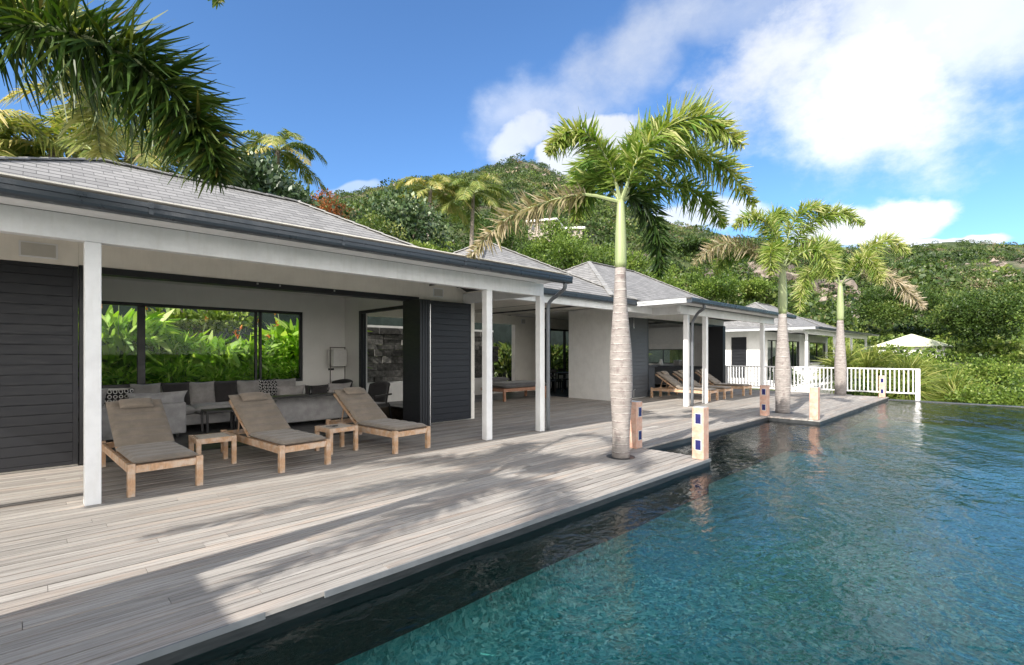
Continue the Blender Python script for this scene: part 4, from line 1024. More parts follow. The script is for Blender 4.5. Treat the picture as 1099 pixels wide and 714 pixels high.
tree_at(250, 168, 20, 'broad_leaved_tree', 88, 9000, .24, L_dark, 'dark glossy tree above the left roof, behind the hanging palm frond', tone=.5, lumps=14)
tree_at(300, 194, 22, 'broad_leaved_tree', 42, 3600, .22, L_dark, 'small dark glossy tree below the lone coconut palm', tone=.55)
tree_at(15, 160, 19, 'broad_leaved_tree', 70, 3000, .2, L_mid, 'low green tree at the far left behind the roof ridge')
tree_at(350, 205, 24, 'flame_tree', 36, 3600, .14, L_flame, 'tree with orange-red leaves between the dark tree and the sea grape', tone=.62, asp=.5)
tree_at(430, 206, 22, 'sea_grape_tree', 68, 8500, .20, L_dark, 'dark round-leaved sea grape tree with pale glints behind the first roof', tone=.72, asp=.85, lumps=15)
tree_at(402, 236, 19, 'broad_leaved_tree', 32, 4200, .13, L_mid, 'fresh green bushy tree in front of the round-leaved tree', tone=.66)
spots = [(455, 254, 18.5, 34, L_light, 'yellow-green feathery shrub above the middle of the long gutter'), (520, 262, 21, 42, L_mid, 'green tree just left of the small pyramid roof'),
         (565, 262, 24, 40, L_light, 'bright green tree over the peak of the passage roof'), (612, 256, 24, 44, L_light, 'green tree behind the ridge of the second roof'),
         (640, 270, 27, 38, L_mid, 'darker green tree seen left of the tall palm trunk'), (705, 290, 24, 48, L_light, 'light yellow-green tree seen right of the tall palm trunk'),
         (760, 296, 24, 48, L_light, 'mid green tree above the porch corner of the second house'), (805, 300, 24, 44, L_light, 'pale green tree right of the porch corner of the second house'),
         (858, 306, 25, 42, L_light, 'light green tree behind the middle palm trunk'), (915, 326, 22, 34, L_mid, 'green tree above the roof of the far house'),
         (540, 236, 34, 50, L_mid, 'broad green tree on the slope above the passage roof'), (660, 262, 36, 60, L_light, 'broad yellow-green tree higher up the slope'),
         (745, 280, 38, 60, L_mid, 'wide green tree on the slope behind the second house'), (830, 288, 38, 56, L_light, 'wide light green tree on the slope left of the middle palm crown'),
         (600, 240, 40, 50, L_light, 'round light green tree on the slope below the hill houses')]
for (px, yt, Y, r_, m, lab) in spots:
    t_ = thru(px, Y)[1]; tree_at(px, yt + rng.uniform(-4, 8), Y, 'leafy_tree', r_, 6500, .0045 * t_ + .03, m, lab, tone=rng.uniform(.38, .62), lumps=24, jag=.5, lr=(.18, .44))
# right of the far house and beyond the pool edge
G2 = 'shrubs beyond the pool edge'
rs = [(31.0, 3.0, 4.1, 1.9, L_light, 'fresh green shrub under the right slope of the cream roof'), (26.3, -1.0, 3.2, 1.5, L_mid, 'rounded green shrub a little right of the white end post'), (25.2, 4.2, 2.6, 1.7, L_mid, 'green shrub behind the left end of the white railing'), (25.5, .6, 2.45, 1.7, L_light, 'yellow-green shrub just right of the white end post'),
      (25.3, -2.4, 2.4, 1.7, L_mid, 'low shrub at the middle of the infinity edge'), (25.0, -5.2, 2.5, 1.8, L_light, 'low yellow-green shrub at the right edge of the view'),
      (29.5, 2.5, 3.2, 2.4, L_light, 'light shrub below the yellow spiky clump'), (30.5, -1.5, 3.3, 2.6, L_mid, 'rounded green shrub in the second row right of the railing'),
      (30.0, -6.0, 3.4, 2.6, L_mid, 'rounded green shrub at the far right of the second row'), (36.0, .8, 3.5, 2.6, L_light, 'tall yellow-green shrub in front of the cream roof'),
      (38.5, -3.2, 4.2, 3.2, L_mid, 'big green shrub right of the cream roof'), (39.0, -9.5, 4.8, 3.8, L_mid, 'big dark green shrub at the right edge, under the hill'),
      (48.0, 1.5, 4.8, 3.8, L_mid, 'green tree mass right behind the cream roof'), (52.0, -8.0, 5.0, 4.6, L_mid, 'far green tree mass at the right below the hill'),
      (45.0, -3.0, 4.6, 3.4, L_light, 'light green tree mass to the right of the cream roof, middle distance'), (60.0, 2.0, 5.4, 4.2, L_mid, 'dark green tree behind the thin white roof line'), (57.0, -14.0, 5.4, 5.0, L_light, 'wide light green tree at the right edge, foot of the hill'), (58.5, 8.0, 5.4, 4.0, L_mid, 'green tree directly behind the cream pyramid roof'), (33.5, 6.0, 3.4, 1.8, L_mid, 'green bush at the foot of the far terrace'), (27.5, -8.8, 3.0, 2.2, L_light, 'pale shrub past the right edge of the view')]
for (x, y_, h, r_, m, lab) in rs:
    shrub('shrub', (x, y_), h, (r_, r_, h * .5), int(3600 * r_), .10 + .003 * (x - 20), m, lab, lumps=24, tone=.55, trunk=False, group=G2, jag=.5, lr=(.2, .46))
shrub('clipped_bush', (24.6, 7.3), 1.35, (.75, .75, .72), 2600, .075, L_mid, 'small round clipped dark bush behind the railing by the middle palm', trunk=False, lumps=12, tone=.4, z0=-.45)
def spiky(loc, h, n, L, label, group, z0=None, tone=.5, trunks=3):
    z = gz(*loc) if z0 is None else z0; rt = empty('spiky_plant', (loc[0], loc[1], z), label, 'plant', group)
    tb = MB(); fo = Fol()
    for q in range(trunks):
        a = q * 2.1 + .5; o = np.array([math.cos(a) * .5 * (trunks > 1), math.sin(a) * .5 * (trunks > 1), 0]); top = o * 2.0 + UPn * (h - L * .55) * (1 - .12 * q)
        tb.tube([tuple(o * .5 - UPn * .3), tuple(o * 1.4 + UPn * (h * .3)), tuple(top)], [.07, .055, .04], 6)
        d = unit(rng.normal(size=(n, 3)) * np.array([1, 1, .7]) + np.array([0, 0, .45])); LL = L * rng.uniform(.7, 1.1, n)
        V, F = strips(np.repeat(top[None], n, 0) + d * .08, d, LL, .04, LL * rng.uniform(.15, .9, n)); fo.put(V, F, np.repeat(np.clip(tone + rng.normal(size=n) * .2, 0, 1), 2))
    tb.build('stem', M_bark, rt); fo.build('leaves', L_spike, rt)
G3 = 'yellow-green spiky plants by the railing'
for (x, y_, h, n, L, lab) in [(28.0, 5.2, 4.1, 420, 1.35, 'spiky yellow plant right beside the farthest palm trunk'), (28.6, 4.3, 4.4, 460, 1.5, 'tallest yellow spiky clump below the cream roof'),
                              (26.2, 2.6, 3.4, 400, 1.4, 'arching yellow-green spiky plant behind the right half of the railing'), (28.0, 2.9, 4.0, 420, 1.5, 'spiky clump above the white end post')]:
    spiky((x, y_), h, n, L, lab, G3)
# garden bed behind the living-room window: paddle leaves, ferny clumps and orange flowers
def paddle_plant(x, y, h, n, label, m=L_hel, Ls=.62, group='lush plants behind the living room window', z0=-.05, flowers=5, spread=.5, wk=.26, tone=.5):
    rt = empty('leafy_plant', (x, y, z0), label, 'plant', group); fo = Fol(); tb = MB()
    a = rng.uniform(0, 2 * math.pi, n); q = rng.uniform(.05, spread, n); hh = h * rng.uniform(.2, 1.0, n) ** .6
    P = np.stack([np.cos(a) * q, np.sin(a) * q, hh * .78], 1)
    D = unit(np.stack([np.cos(a) * .7, np.sin(a) * .7, rng.uniform(-.1, 1.3, n)], 1) + rng.normal(size=(n, 3)) * .4)
    L = Ls * rng.uniform(.6, 1.2, n); V, F = strips(P, D, L, L * wk, L * rng.uniform(.05, .5, n)); fo.put(V, F, np.repeat(np.clip(tone + rng.normal(size=n) * .27, 0, 1), 2))
    for i in range(min(n, 14)): tb.tube([(P[i][0] * .2, P[i][1] * .2, -.05), tuple(P[i])], [.014, .008], 5, cap=False)
    tb.build('stem', M_shaft, rt); fo.build('leaves', m, rt)
    for i in range(flowers):
        aa = rng.uniform(0, 6.28); o = np.array([math.cos(aa) * spread * .7, math.sin(aa) * spread * .7 - .1, h * rng.uniform(.75, 1.12)])
        k = 9; d = unit(rng.normal(size=(k, 3)) * .8 + np.array([0, 0, 1])); V, F = leaf_quads(np.repeat(o[None], k, 0) + UPn * rng.uniform(-.05, .07, (k, 1)), d, .085, .035)
        s_ = MB().tube([(o[0] * .4, o[1] * .4, h * .3), tuple(o)], [.008, .005], 4); fs_ = s_.build('flower_stalk', M_shaft, rt); np_mesh('flower', V, F, L_orange, rng.random(k), fs_)
    return rt
words = ['leftmost', 'second', 'third', 'fourth', 'fifth', 'sixth', 'seventh', 'eighth', 'ninth', 'tenth', 'eleventh', 'twelfth']
for i in range(9):
    x = -1.6 + i * .95; h_ = (2.6, 2.75, 2.5, 2.8, 2.45, 2.1, 2.2, 2.7, 2.8)[i]
    paddle_plant(x + rng.uniform(-.15, .15), 13.7 + rng.uniform(-.1, .3), h_, 900, words[i] + ' orange-flowered plant from the left in the bed behind the window', flowers=5, spread=.9, Ls=(.42, .60)[i % 2], tone=.58, wk=(.17, .24)[i % 2])
for i in range(9):
    x = -1.4 + i * .9
    paddle_plant(x, 13.08, 1.5 + .12 * math.sin(i * 2), 800, words[i] + ' low fern from the left, close behind the window glass', group='low ferns close behind the living room window', flowers=0, spread=.55, Ls=.27, wk=.16, tone=.55)
tree('slender_tree', (3.0, 14.2), 2.75, (1.25, .7, .42), 1500, .15, L_light, 'slender small tree with airy fresh green foliage seen through the wide window', tone=.7, z0=-.05, lumps=8)
for i, (x, y_) in enumerate([(-.2, 14.6), (2.0, 14.9), (5.0, 14.4)]):
    rt = empty('banana_plant', (x, y_, -.05), ('broad banana plant behind the left pane of the wide window', 'banana plant against the dark retaining wall', 'arching palm-like banana plant behind the right pane of the window')[i], 'plant', 'banana plants by the retaining wall')
    MB().tube([(0, 0, -.1), (.03, 0, 1.5)], [.07, .04], 8).build('stem', M_shaft, rt)
    n = 11; a = np.arange(n) * 2.4; D = unit(np.stack([np.cos(a) * .6, np.sin(a) * .6, rng.uniform(.7, 1.5, n)], 1)); V, F = strips(np.repeat([[.03, 0, 1.45]], n, 0), D, 1.15, .25, .35 * np.ones(n)); np_mesh('leaves', V, F, L_hel, np.repeat(rng.uniform(.3, .9, n), 2), rt)
# garden seen through the passage and the kitchen window
for i, (x, y_, h_) in enumerate([(14.6, 15.2, 2.3), (15.9, 15.0, 2.0), (17.2, 15.1, 2.3), (18.4, 14.8, 2.1), (19.8, 14.6, 2.0), (21.3, 14.6, 2.2), (23.0, 14.8, 2.2)]):
    paddle_plant(x, y_, h_, 420, words[i] + ' leafy plant from the left, seen through the passage and kitchen windows', group='plants behind the passage', flowers=0, spread=1.0, Ls=.55, wk=.18, m=L_mid if i < 3 else L_light, tone=.6)
tag(MB().box(14.9, 18.5, 14.05, 14.3, -.1, .62).build('planter', M_wall, bevel=.01), 'low white planter wall outside the dining area, behind the dark chairs', 'planter')
for i, x in enumerate((6.9, 8.2, 9.6, 11.2)):
    paddle_plant(x, 15.25, 2.75, 260, words[i] + ' leafy plant from the left, peeping over the dark stone wall', group='plants above the stone wall', flowers=0, spread=.4, Ls=.4, m=L_light, tone=.6)

# ---- hillside scrub: thousands of clumps nobody could count
def scrub(name, count, dmin, dmax, a0, a1, smin, smax, leaves, seed, tone=.45, m=L_scrub):
    g = np.random.default_rng(seed)
    d = np.exp(g.uniform(math.log(dmin), math.log(dmax), count * 2)); a = g.uniform(R(a0), R(a1), count * 2)
    X = d * np.cos(a); Y = d * np.sin(a)
    ok = ~((X < 47.5) & (X > -20) & (Y < 16.5) & (Y > -12)) & ~((X < 56) & (X > 49) & (abs(Y - 6.4) < 3.5)) & ((vnoise(X, Y, 26, 21) + vnoise(X, Y, 9, 22) * .7 + .50) > 0)
    X = X[ok][:count]; Y = Y[ok][:count]; n = len(X); Z = terrain(X, Y); dd = np.hypot(X, Y)
    s = g.uniform(smin, smax, n) * np.interp(dd, [40, 350], [.75, 1.15]) * (1 + (g.random(n) > .93) * .7)
    k = leaves; tt = tone + g.normal(size=n) * .14 + vnoise(X, Y, 30, 5) * .35
    dr = unit(g.normal(size=(n, k, 3))); dr[..., 2] = np.abs(dr[..., 2]) * 1.1 - .1
    rad = g.uniform(.75, 1.1, (n, k, 1)); P = np.stack([X, Y, Z], 1)[:, None] + dr * rad * (s[:, None, None] * np.array([1, 1, .72])) - np.array([0, 0, .1])
    D = unit(dr + g.normal(size=(n, k, 3)) * .8); L = s[:, None] * g.uniform(.12, .27, (n, k))
    V, F = leaf_quads(P.reshape(-1, 3), D.reshape(-1, 3), L.ravel(), L.ravel() * .8, U=unit(g.normal(size=(n * k, 3))))
    tt = tt + (g.random(n) - .5) * .35
    T = np.clip(np.repeat(tt, k) + g.normal(size=n * k) * .14, 0, 1)
    return tag(np_mesh(name, V, F, m, T), kind='stuff')
L_dry = leafmat('dry_scrub', [(0, (.07, .055, .03)), (.5, (.17, .14, .08)), (1, (.33, .28, .18))], trans=.15)
L_scrub2 = leafmat('light_scrub', [(0, (.03, .06, .012)), (.4, (.075, .125, .02)), (.75, (.14, .20, .04)), (1, (.26, .28, .10))], trans=.25)
tag(scrub('hillside_scrub', 6000, 62, 390, -8, 82, 1.0, 2.5, 120, 31), 'dense green scrub covering the hillside behind the houses', 'scrub')
tag(scrub('light_hillside_scrub', 2300, 48, 330, -8, 82, 1.0, 2.2, 130, 36, tone=.5, m=L_scrub2), 'lighter yellow-green bushes scattered over the hillside', 'scrub')
tag(scrub('dry_hillside_scrub', 2600, 85, 330, -8, 82, .8, 1.7, 80, 37, tone=.5, m=L_dry), 'greyish dry bushes scattered over the rocky parts of the hillside', 'dry scrub')
tag(scrub('slope_bushes', 2000, 30, 80, -14, 95, .7, 1.5, 190, 32, tone=.62, m=L_light), 'low green bushes on the lower slope between the houses and the hill', 'bushes')
tag(scrub('ground_cover', 3200, 23, 85, -24, 26, .45, .95, 130, 33, tone=.5, m=L_mid), 'leafy ground cover filling the slope below the pool edge', 'ground cover')
# rocks on the hill
M_rock = mat('hill_rock', f_stone, a=(.11, .085, .07), c2=(.31, .265, .225))
def rocks(name, cx, cy, spread, n, smax, seed, label):
    g = np.random.default_rng(seed); mb = MB(); mb.tone = []
    for i in range(n):
        x = cx + g.normal() * spread; y_ = cy + g.normal() * spread; s = g.uniform(.4, 1) ** 2 * smax; z = gz(x, y_)
        import bmesh
        bm = bmesh.new(); bmesh.ops.create_icosphere(bm, subdivisions=2, radius=1)
        off = g.random(3) * 50
        vs = []
        for v in bm.verts:
            q = v.co; f_ = 1 + .35 * math.sin(q.x * 3.1 + off[0]) * math.sin(q.y * 2.7 + off[1]) + .22 * math.sin(q.z * 5 + off[2]) + g.normal() * .07
            vs.append((x + q.x * s * f_, y_ + q.y * s * f_, z + s * .35 + q.z * s * f_ * .8))
        mb.add(vs, [tuple(v.index for v in f.verts) for f in bm.faces], tone=float(g.random())); bm.free()
    return tag(mb.build(name, M_rock), label, 'rocks', kind='stuff')
def find_d(px, py, lo=60, hi=330):
    v = ray(px, py); te = v.z / math.hypot(v.x, v.y); a = math.atan2(v.y, v.x); d = np.linspace(lo, hi, 400); e = (terrain(d * math.cos(a), d * math.sin(a)) - 1.5) / d
    k = np.argmax(e >= te); return float(d[k] if e[k] >= te else d[np.argmax(e)])
def at_az(px, d):
    v = ray(px, 300); a = math.atan2(v.y, v.x); return d * math.cos(a), d * math.sin(a)
for i, (px, py, sp, n, sm, lab) in enumerate([(862, 305, 3.6, 60, 1.7, 'reddish rock outcrop showing beside the middle palm crown'), (1000, 345, 5, 60, .9, 'grey rocky patch in the scrub above the cream roof'), (935, 330, 5, 50, .9, 'scattered rocks between the two smaller palm crowns'),
                                         (775, 285, 5, 50, .9, 'bare rocky patch left of the middle palm crown'), (570, 186, 7, 60, 1.1, 'rocks along the top of the hill'), (1080, 290, 7, 46, 1.0, 'pale rocks high on the right hill')]):
    x, y_ = at_az(px, find_d(px, py)); rocks('rocks', x, y_, sp, n, sm, 50 + i, lab)
# ---- houses on the hill and below
def small_house(px, d, zoff, w_, l_, h_, label, colr, roofc, flat=False, rz=0):
    x, y_ = at_az(px, d); z = gz(x, y_) + zoff; rt = empty('hill_house', (x, y_, z), label, 'house', rz=rz)
    MB().box(-w_ / 2, w_ / 2, -l_ / 2, l_ / 2, -3, h_).build('wall', colr, rt)
    if flat: MB().box(-w_ / 2 - .4, w_ / 2 + .4, -l_ / 2 - .4, l_ / 2 + .4, h_ + .003, h_ + .3).build('roof', roofc, rt)
    else:
        a, b_ = w_ / 2 + .5, l_ / 2 + .5; mb = MB(); mb.add([(-a, -b_, h_), (a, -b_, h_), (a, b_, h_), (-a, b_, h_), (-a * .25, 0, h_ + 1.9), (a * .25, 0, h_ + 1.9)], [(0, 1, 5, 4), (1, 2, 5), (2, 3, 4, 5), (3, 0, 4), (3, 2, 1, 0)]); mb.build('roof', roofc, rt)
    for i in range(3):
        MB().box(-w_ / 2 + w_ * (i + .35) / 3.1, -w_ / 2 + w_ * (i + .8) / 3.1, -l_ / 2 - .03, -l_ / 2 + .05, h_ * .3, h_ * .8).build('window', M_frame, rt)
        MB().box(-w_ / 2 - .03, -w_ / 2 + .05, -l_ / 2 + l_ * (i + .35) / 3.1, -l_ / 2 + l_ * (i + .8) / 3.1, h_ * .3, h_ * .8).build('window', M_frame, rt)
    return rt
M_tan = mat('tan_render', f_paint, col=(.36, .31, .27), rough=.9, dirt=.2); M_tent = mat('cream_roof', f_paint, col=(.66, .68, .46), rough=.8, dirt=.12)
small_house(585, find_d(585, 256), .2, 4.6, 4, 1.7, 'greyish house with pale balcony rail far up the hillside, left of the tall palm', M_tan, M_wall, flat=True, rz=.5)
small_house(614, find_d(614, 258), .2, 3.5, 3, 1.0, 'small flat white-roofed house on the hillside beside the tall palm trunk', M_tan, M_wall, flat=True, rz=.7)
rt = empty('neighbour_house', (52.3, 5.9, -2.2), 'low neighbouring house with a pale cream pyramid roof behind the spiky plants', 'house')
MB().box(-2.3, 2.3, -2.1, 2.1, 0, 4.25).build('wall', M_wall, rt)
mb = MB(); mb.add([(-2.7, -2.5, 4.25), (2.7, -2.5, 4.25), (2.7, 2.5, 4.25), (-2.7, 2.5, 4.25), (-1.2, 0, 5.3), (.6, 0, 5.3)], [(0, 1, 5, 4), (1, 2, 5), (2, 3, 4, 5), (3, 0, 4), (3, 2, 1, 0)]); mb.build('roof', M_tent, rt)
rt = empty('neighbour_house', (66.0, -1.5, -2.4), 'thin white flat roof showing just above the shrubs right of the cream roof', 'house')
MB().box(-4, 4, -2.6, 2.6, 0, 3.9).build('wall', M_wall, rt); MB().box(-4.5, 4.5, -3.1, 3.1, 3.903, 4.15).build('roof', M_white, rt); MB().box(-3.0, -2.7, .2, .5, 4.15, 4.75).build('chimney', M_black, rt)

# ================================================================== BOLLARDS
def bollard(x, y, label, rz=0, plain=False, front=False):
    rt = empty('bollard_light', (x, y, 0), label, 'bollard', 'timber bollard lights along the pool edge', rz=rz)
    h = .735; b = MB(); b.box(-.085, .085, -.085, .085, .004, h); b.build('body', M_post, rt, bevel=.006)
    MB().box(-.078, .078, -.078, .078, h + .001, h + .006).build('cap', M_lead, rt)
    for z in (.13, .50):
        for sgn in ((-1,) if not plain else ()):
            fr = MB().box(sgn * .090, sgn * .0855, -.056, .040, z, z + .155).build('lamp_frame', M_lead, rt)
            MB().box(sgn * .094, sgn * .0902, -.046, .030, z + .010, z + .145).build('lens', M_lens, fr)
            if front: fr.rotation_euler = (0, 0, R(90))
    return rt
def f_lens(N, b):
    N.l.new(N.mix(N.noise(oc(N), 12).outputs['Fac'], (.010, .012, .05, 1), (.03, .03, .16, 1)), b.inputs['Base Color']); b.inputs['Roughness'].default_value = .15
M_lens = mat('dark_blue_lens', f_lens)
bollard(6.79, 3.13, 'sunlit bollard light standing on the corner of the near deck step by the pool')
bollard(7.0 - .17, 4.22, 'brown bollard light just right of the tallest palm trunk', front=True)
bollard(12.62, 4.22, 'bollard light at the inner corner left of the middle palm trunk')
bollard(12.66, 3.17, 'plain-faced bollard light on the outer corner right of the middle palm', plain=True)
bollard(20.82, 3.18, 'farthest bollard light at the end of the deck in front of the railing')

# ================================================================== LOUNGERS AND SIDE TABLES
def soft(name, w, l, h, m, parent, loc=(0, 0, 0), rot=(0, 0, 0), **kw):
    v, f = cushion(w, l, h, **kw); mb = MB(); mb.add(v, f); o = mb.build(name, m, parent, smooth=True); o.location = loc; o.rotation_euler = rot; return o
def make_lounger(label, group):
    """feet towards -Y, origin at the middle of the foot end on the deck"""
    rt = empty('sun_lounger', (0, 0, 0), label, 'sun lounger', group)
    w = .33; L = 2.02
    for sx in (-1, 1):
        for y in (.035, L - .035):
            MB().box(-.033, .033, -.033, .033, .002, .345).build('leg', M_teak, rt, bevel=.005).location = (sx * (w - .02), y, 0)
        MB().box(-.0175, .0175, .07, L - .07, .235, .325).build('side_rail', M_teak, rt, bevel=.004).location = (sx * (w - .02), 0, 0)
    MB().box(-w + .015, w - .015, .018, .052, .245, .322).build('foot_rail', M_teak, rt, bevel=.004)
    MB().box(-w + .015, w - .015, L - .052, L - .018, .245, .322).build('head_rail', M_teak, rt, bevel=.004)
    sl = MB()
    for i in range(11): sl.box(-w + .04, w - .04, .07 + i * .098, .07 + i * .098 + .07, .300, .320)
    sl.build('seat_slats', M_teak, rt)
    bh = 1.12; a = R(33); bl = .88
    bk = MB()
    for sx in (-1, 1): bk.box(sx * (w - .065) - .015, sx * (w - .065) + .015, 0, bl, -.035, 0)
    for i in range(8): bk.box(-w + .05, w - .05, .03 + i * .107, .03 + i * .107 + .075, .001, .016)
    bo = bk.build('backrest_frame', M_teak, rt, bevel=.002, seg=1); bo.location = (0, bh, .325); bo.rotation_euler = (a, 0, 0)
    st = MB(); st.bar((-.2, bh + .62, .30), (-.2, bh + .52, .64), .018); st.bar((.2, bh + .62, .30), (.2, bh + .52, .64), .018); st.bar((-.22, bh + .62, .295), (.22, bh + .62, .295), .02)
    st.build('backrest_prop', M_teak, rt)
    soft('seat_cushion', .60, 1.10, .075, M_taupe, rt, (0, .02 + .55, .322), chan=5, p=9)
    soft('back_cushion', .60, .90, .075, M_taupe, rt, (0, bh + math.cos(a) * .46 - .02, .345 + math.sin(a) * .46), (a, 0, 0), chan=6, p=9)
    p_ = soft('head_pillow', .36, .17, .085, M_taupe, rt, (0, bh + math.cos(a) * .74 - .05, .345 + math.sin(a) * .74 + .06), (a, 0, 0), p=4)
    return rt
def deep_copy(rt, label, group=None):
    c = rt.copy(); COL.objects.link(c); c['label'] = label
    if group: c['group'] = group
    for ch in list(rt.children):
        d = ch.copy(); COL.objects.link(d); d.parent = c
        for g in list(ch.children): e = g.copy(); COL.objects.link(e); e.parent = d
    return c
GL = 'teak sun loungers with taupe cushions'
L0 = make_lounger('leftmost taupe sun lounger, beside the first white post', GL); L0.location = (1.02, 6.42, 0); L0.rotation_euler = (0, 0, R(2.5))
for (x, y, rz, lab) in [(2.52, 6.42, 5, 'second sun lounger, between the two little teak tables'), (4.15, 6.44, 5, 'third sun lounger, in front of the open black doors'),
                        (15.35, 6.62, 2, 'left lounger of the far three, behind the second house posts'), (16.5, 6.62, 1, 'middle lounger of the far three under the second porch'), (18.25, 6.66, -2, 'right lounger of the far three, nearest the railing')]:
    c = deep_copy(L0, lab); c.location = (x, y, 0); c.rotation_euler = (0, 0, R(rz))
def make_table(label):
    rt = empty('side_table', (0, 0, 0), label, 'side table', 'small teak side tables between the loungers'); s = .235; h = .385
    for sx in (-1, 1):
        for sy in (-1, 1): MB().box(-.028, .028, -.028, .028, .002, h).build('leg', M_teak, rt, bevel=.004).location = (sx * (s - .028), sy * (s - .028), 0)
        MB().box(-.015, .015, -s + .057, s - .057, h - .07, h - .003).build('apron', M_teak, rt, bevel=.003).location = (sx * (s - .02), 0, 0)
    MB().box(-s + .057, s - .057, -s + .006, -s + .034, h - .07, h - .003).build('apron', M_teak, rt, bevel=.003)
    MB().box(-s + .057, s - .057, s - .034, s - .006, h - .07, h - .003).build('apron', M_teak, rt, bevel=.003)
    tp = MB()
    for i in range(5): tp.box(-s + .0585 + i * .0712, -s + .0585 + i * .0712 + .068, -s + .036, s - .036, h - .02, h - .002)
    tp.build('top', M_table, rt, bevel=.002, seg=1)
    return rt
M_table = mat('weathered_top', f_teak, col=(.60, .55, .50), grey=.9)
T0 = make_table('small pale-topped teak table between the first and second lounger'); T0.location = (1.72, 7.62, 0)
c = deep_copy(T0, 'small teak table between the second and third lounger with sunglasses on it'); c.location = (3.32, 7.30, 0); c.rotation_euler = (0, 0, R(4))
mb = MB(); mb.tube([(math.cos(t) * .028 - .035, math.sin(t) * .020, .012) for t in np.linspace(0, 6.28, 12)], .004, 5); mb.tube([(math.cos(t) * .028 + .035, math.sin(t) * .020, .012) for t in np.linspace(0, 6.28, 12)], .004, 5)
mb.box(-.01, .01, -.003, .003, .009, .015); mb.bar((-.062, 0, .012), (-.05, .12, .006), .005); mb.bar((.062, 0, .012), (.05, .12, .006), .005); mb.box(-.06, -.01, -.017, .017, .010, .013); mb.box(.01, .06, -.017, .017, .010, .013)
o = mb.build('sunglasses', M_black); o.location = (3.26, 7.22, .385); o.rotation_euler = (0, 0, .6); tag(o, 'dark sunglasses lying on the second little teak table', 'sunglasses')

# ================================================================== LIVING ROOM
def sofa(loc, rz, L, D, label, arms=(), n_seat=3, backh=.62):
    """back along +Y edge, seat opening to -Y; origin centre on floor"""
    rt = empty('sofa', (loc[0], loc[1], 0), label, 'sofa', 'grey linen sofas of the seating group', rz=rz)
    MB().box(-L / 2, L / 2, -D / 2, D / 2 - .16, .10, .30).build('base', M_sofa, rt, bevel=.03, seg=3)
    MB().box(-L / 2, L / 2, D / 2 - .155, D / 2, .06, backh).build('back', M_sofa, rt, bevel=.035, seg=3)
    for i in range(n_seat):
        w = (L - .04) / n_seat
        soft('seat_cushion', w * 1.03, D - .16, .17, M_sofa, rt, (-L / 2 + .02 + w * (i + .5), -.09, .295), p=10)
    for a in arms: MB().box(min(a * L / 2, a * (L / 2 + .16)), max(a * L / 2, a * (L / 2 + .16)), -D / 2, D / 2, .06, backh - .04).build('arm', M_sofa, rt, bevel=.035, seg=3)
    ft = MB()
    for sx in (-1, 1):
        for sy in (-1, 1): MB().box(sx * (L / 2 - .12) - .02, sx * (L / 2 - .12) + .02, sy * (D / 2 - .12) - .02, sy * (D / 2 - .12) + .02, .004, .10).build('foot', M_black, rt)
    return rt
# near-left sofa with its back to the terrace, long sofa under the window, right sofa with its back to the terrace
sofa((1.20, 10.92), R(180), 1.50, .92, 'left grey sofa with its back to the terrace, behind the first lounger', arms=(1,))
sofa((1.55, 11.72), 0, .01 + 5.0, .95, 'long grey sofa running under the wide window', n_seat=5) if False else sofa((2.25, 11.70), 0, 4.3, .95, 'long grey sofa running under the wide window', n_seat=4)
sofa((4.35, 10.92), R(180), 1.75, .92, 'right grey sofa with its back to the terrace, behind the console table', n_seat=2)
def throw_cushion(x, y, z, s, tilt, rz, m, label, group='loose cushions on the sofas', w=None):
    v, f = cushion(w or s, s, .17, p=2.6, pinch=.10, nx=12, ny=12); mb = MB(); mb.add([(a, b, c - .085) for a, b, c in v], f); o = mb.build('cushion', m, smooth=True)
    o.location = (x, y, z); o.rotation_euler = (R(90 - tilt), 0, R(rz)); return tag(o, label, 'cushion', group)
cz = .465 + .21
row = [(.55, M_cush, 'grey cushion at the left end of the window sofa'), (1.55, M_cush, 'second grey cushion from the left against the window sofa back'), (2.05, M_dcush, 'left dark cushion on the window sofa'), (2.50, M_cush, 'grey cushion between the two dark cushions on the window sofa'),
       (2.95, M_dcush, 'right dark cushion on the window sofa'), (3.40, M_cush, 'grey cushion left of the ring-patterned one on the window sofa'), (3.82, M_pat, 'black cushion with pale rings on the window sofa'), (4.2, M_cush, 'grey cushion at the right end of the window sofa')]
for (x, m, lab) in row: throw_cushion(x, 11.93, cz, .46, 18, rng.uniform(-5, 5), m, lab)
throw_cushion(.62, 10.60, .70, .42, -22, 12, M_cush, 'rounded grey cushion leaning at the left end of the left sofa')
throw_cushion(.50, 10.75, .71, .42, -20, 25, M_dcush, 'dark cushion behind the rounded grey one on the left sofa')
throw_cushion(1.0, 10.85, .67, .42, -18, 4, M_pat, 'black cushion with pale rings on the left sofa')
throw_cushion(1.55, 10.66, .66, .30, -12, 0, M_sofa, 'wide low grey back cushion on the left sofa', w=.82)
throw_cushion(3.85, 10.68, .66, .32, -14, 0, M_cush, 'left pale grey cushion showing over the right sofa back', w=.55)
throw_cushion(4.40, 10.68, .65, .32, -14, 0, M_dcush, 'dark cushion showing over the right sofa back', w=.50)
throw_cushion(4.92, 10.68, .67, .32, -14, 3, M_cush, 'right pale grey cushion showing over the right sofa back', w=.52)
def legged_table(name, x, y, w, d, h, label, cat, rz=0, t=.035, lg=.035):
    rt = empty(name, (x, y, 0), label, cat, rz=rz); MB().box(-w / 2, w / 2, -d / 2, d / 2, h - t, h).build('top', M_black, rt, bevel=.003)
    for sx in (-1, 1):
        for sy in (-1, 1): MB().box(-lg / 2, lg / 2, -lg / 2, lg / 2, .003, h - t - .001).build('leg', M_black, rt).location = (sx * (w / 2 - lg * .6), sy * (d / 2 - lg * .6), 0)
    return rt
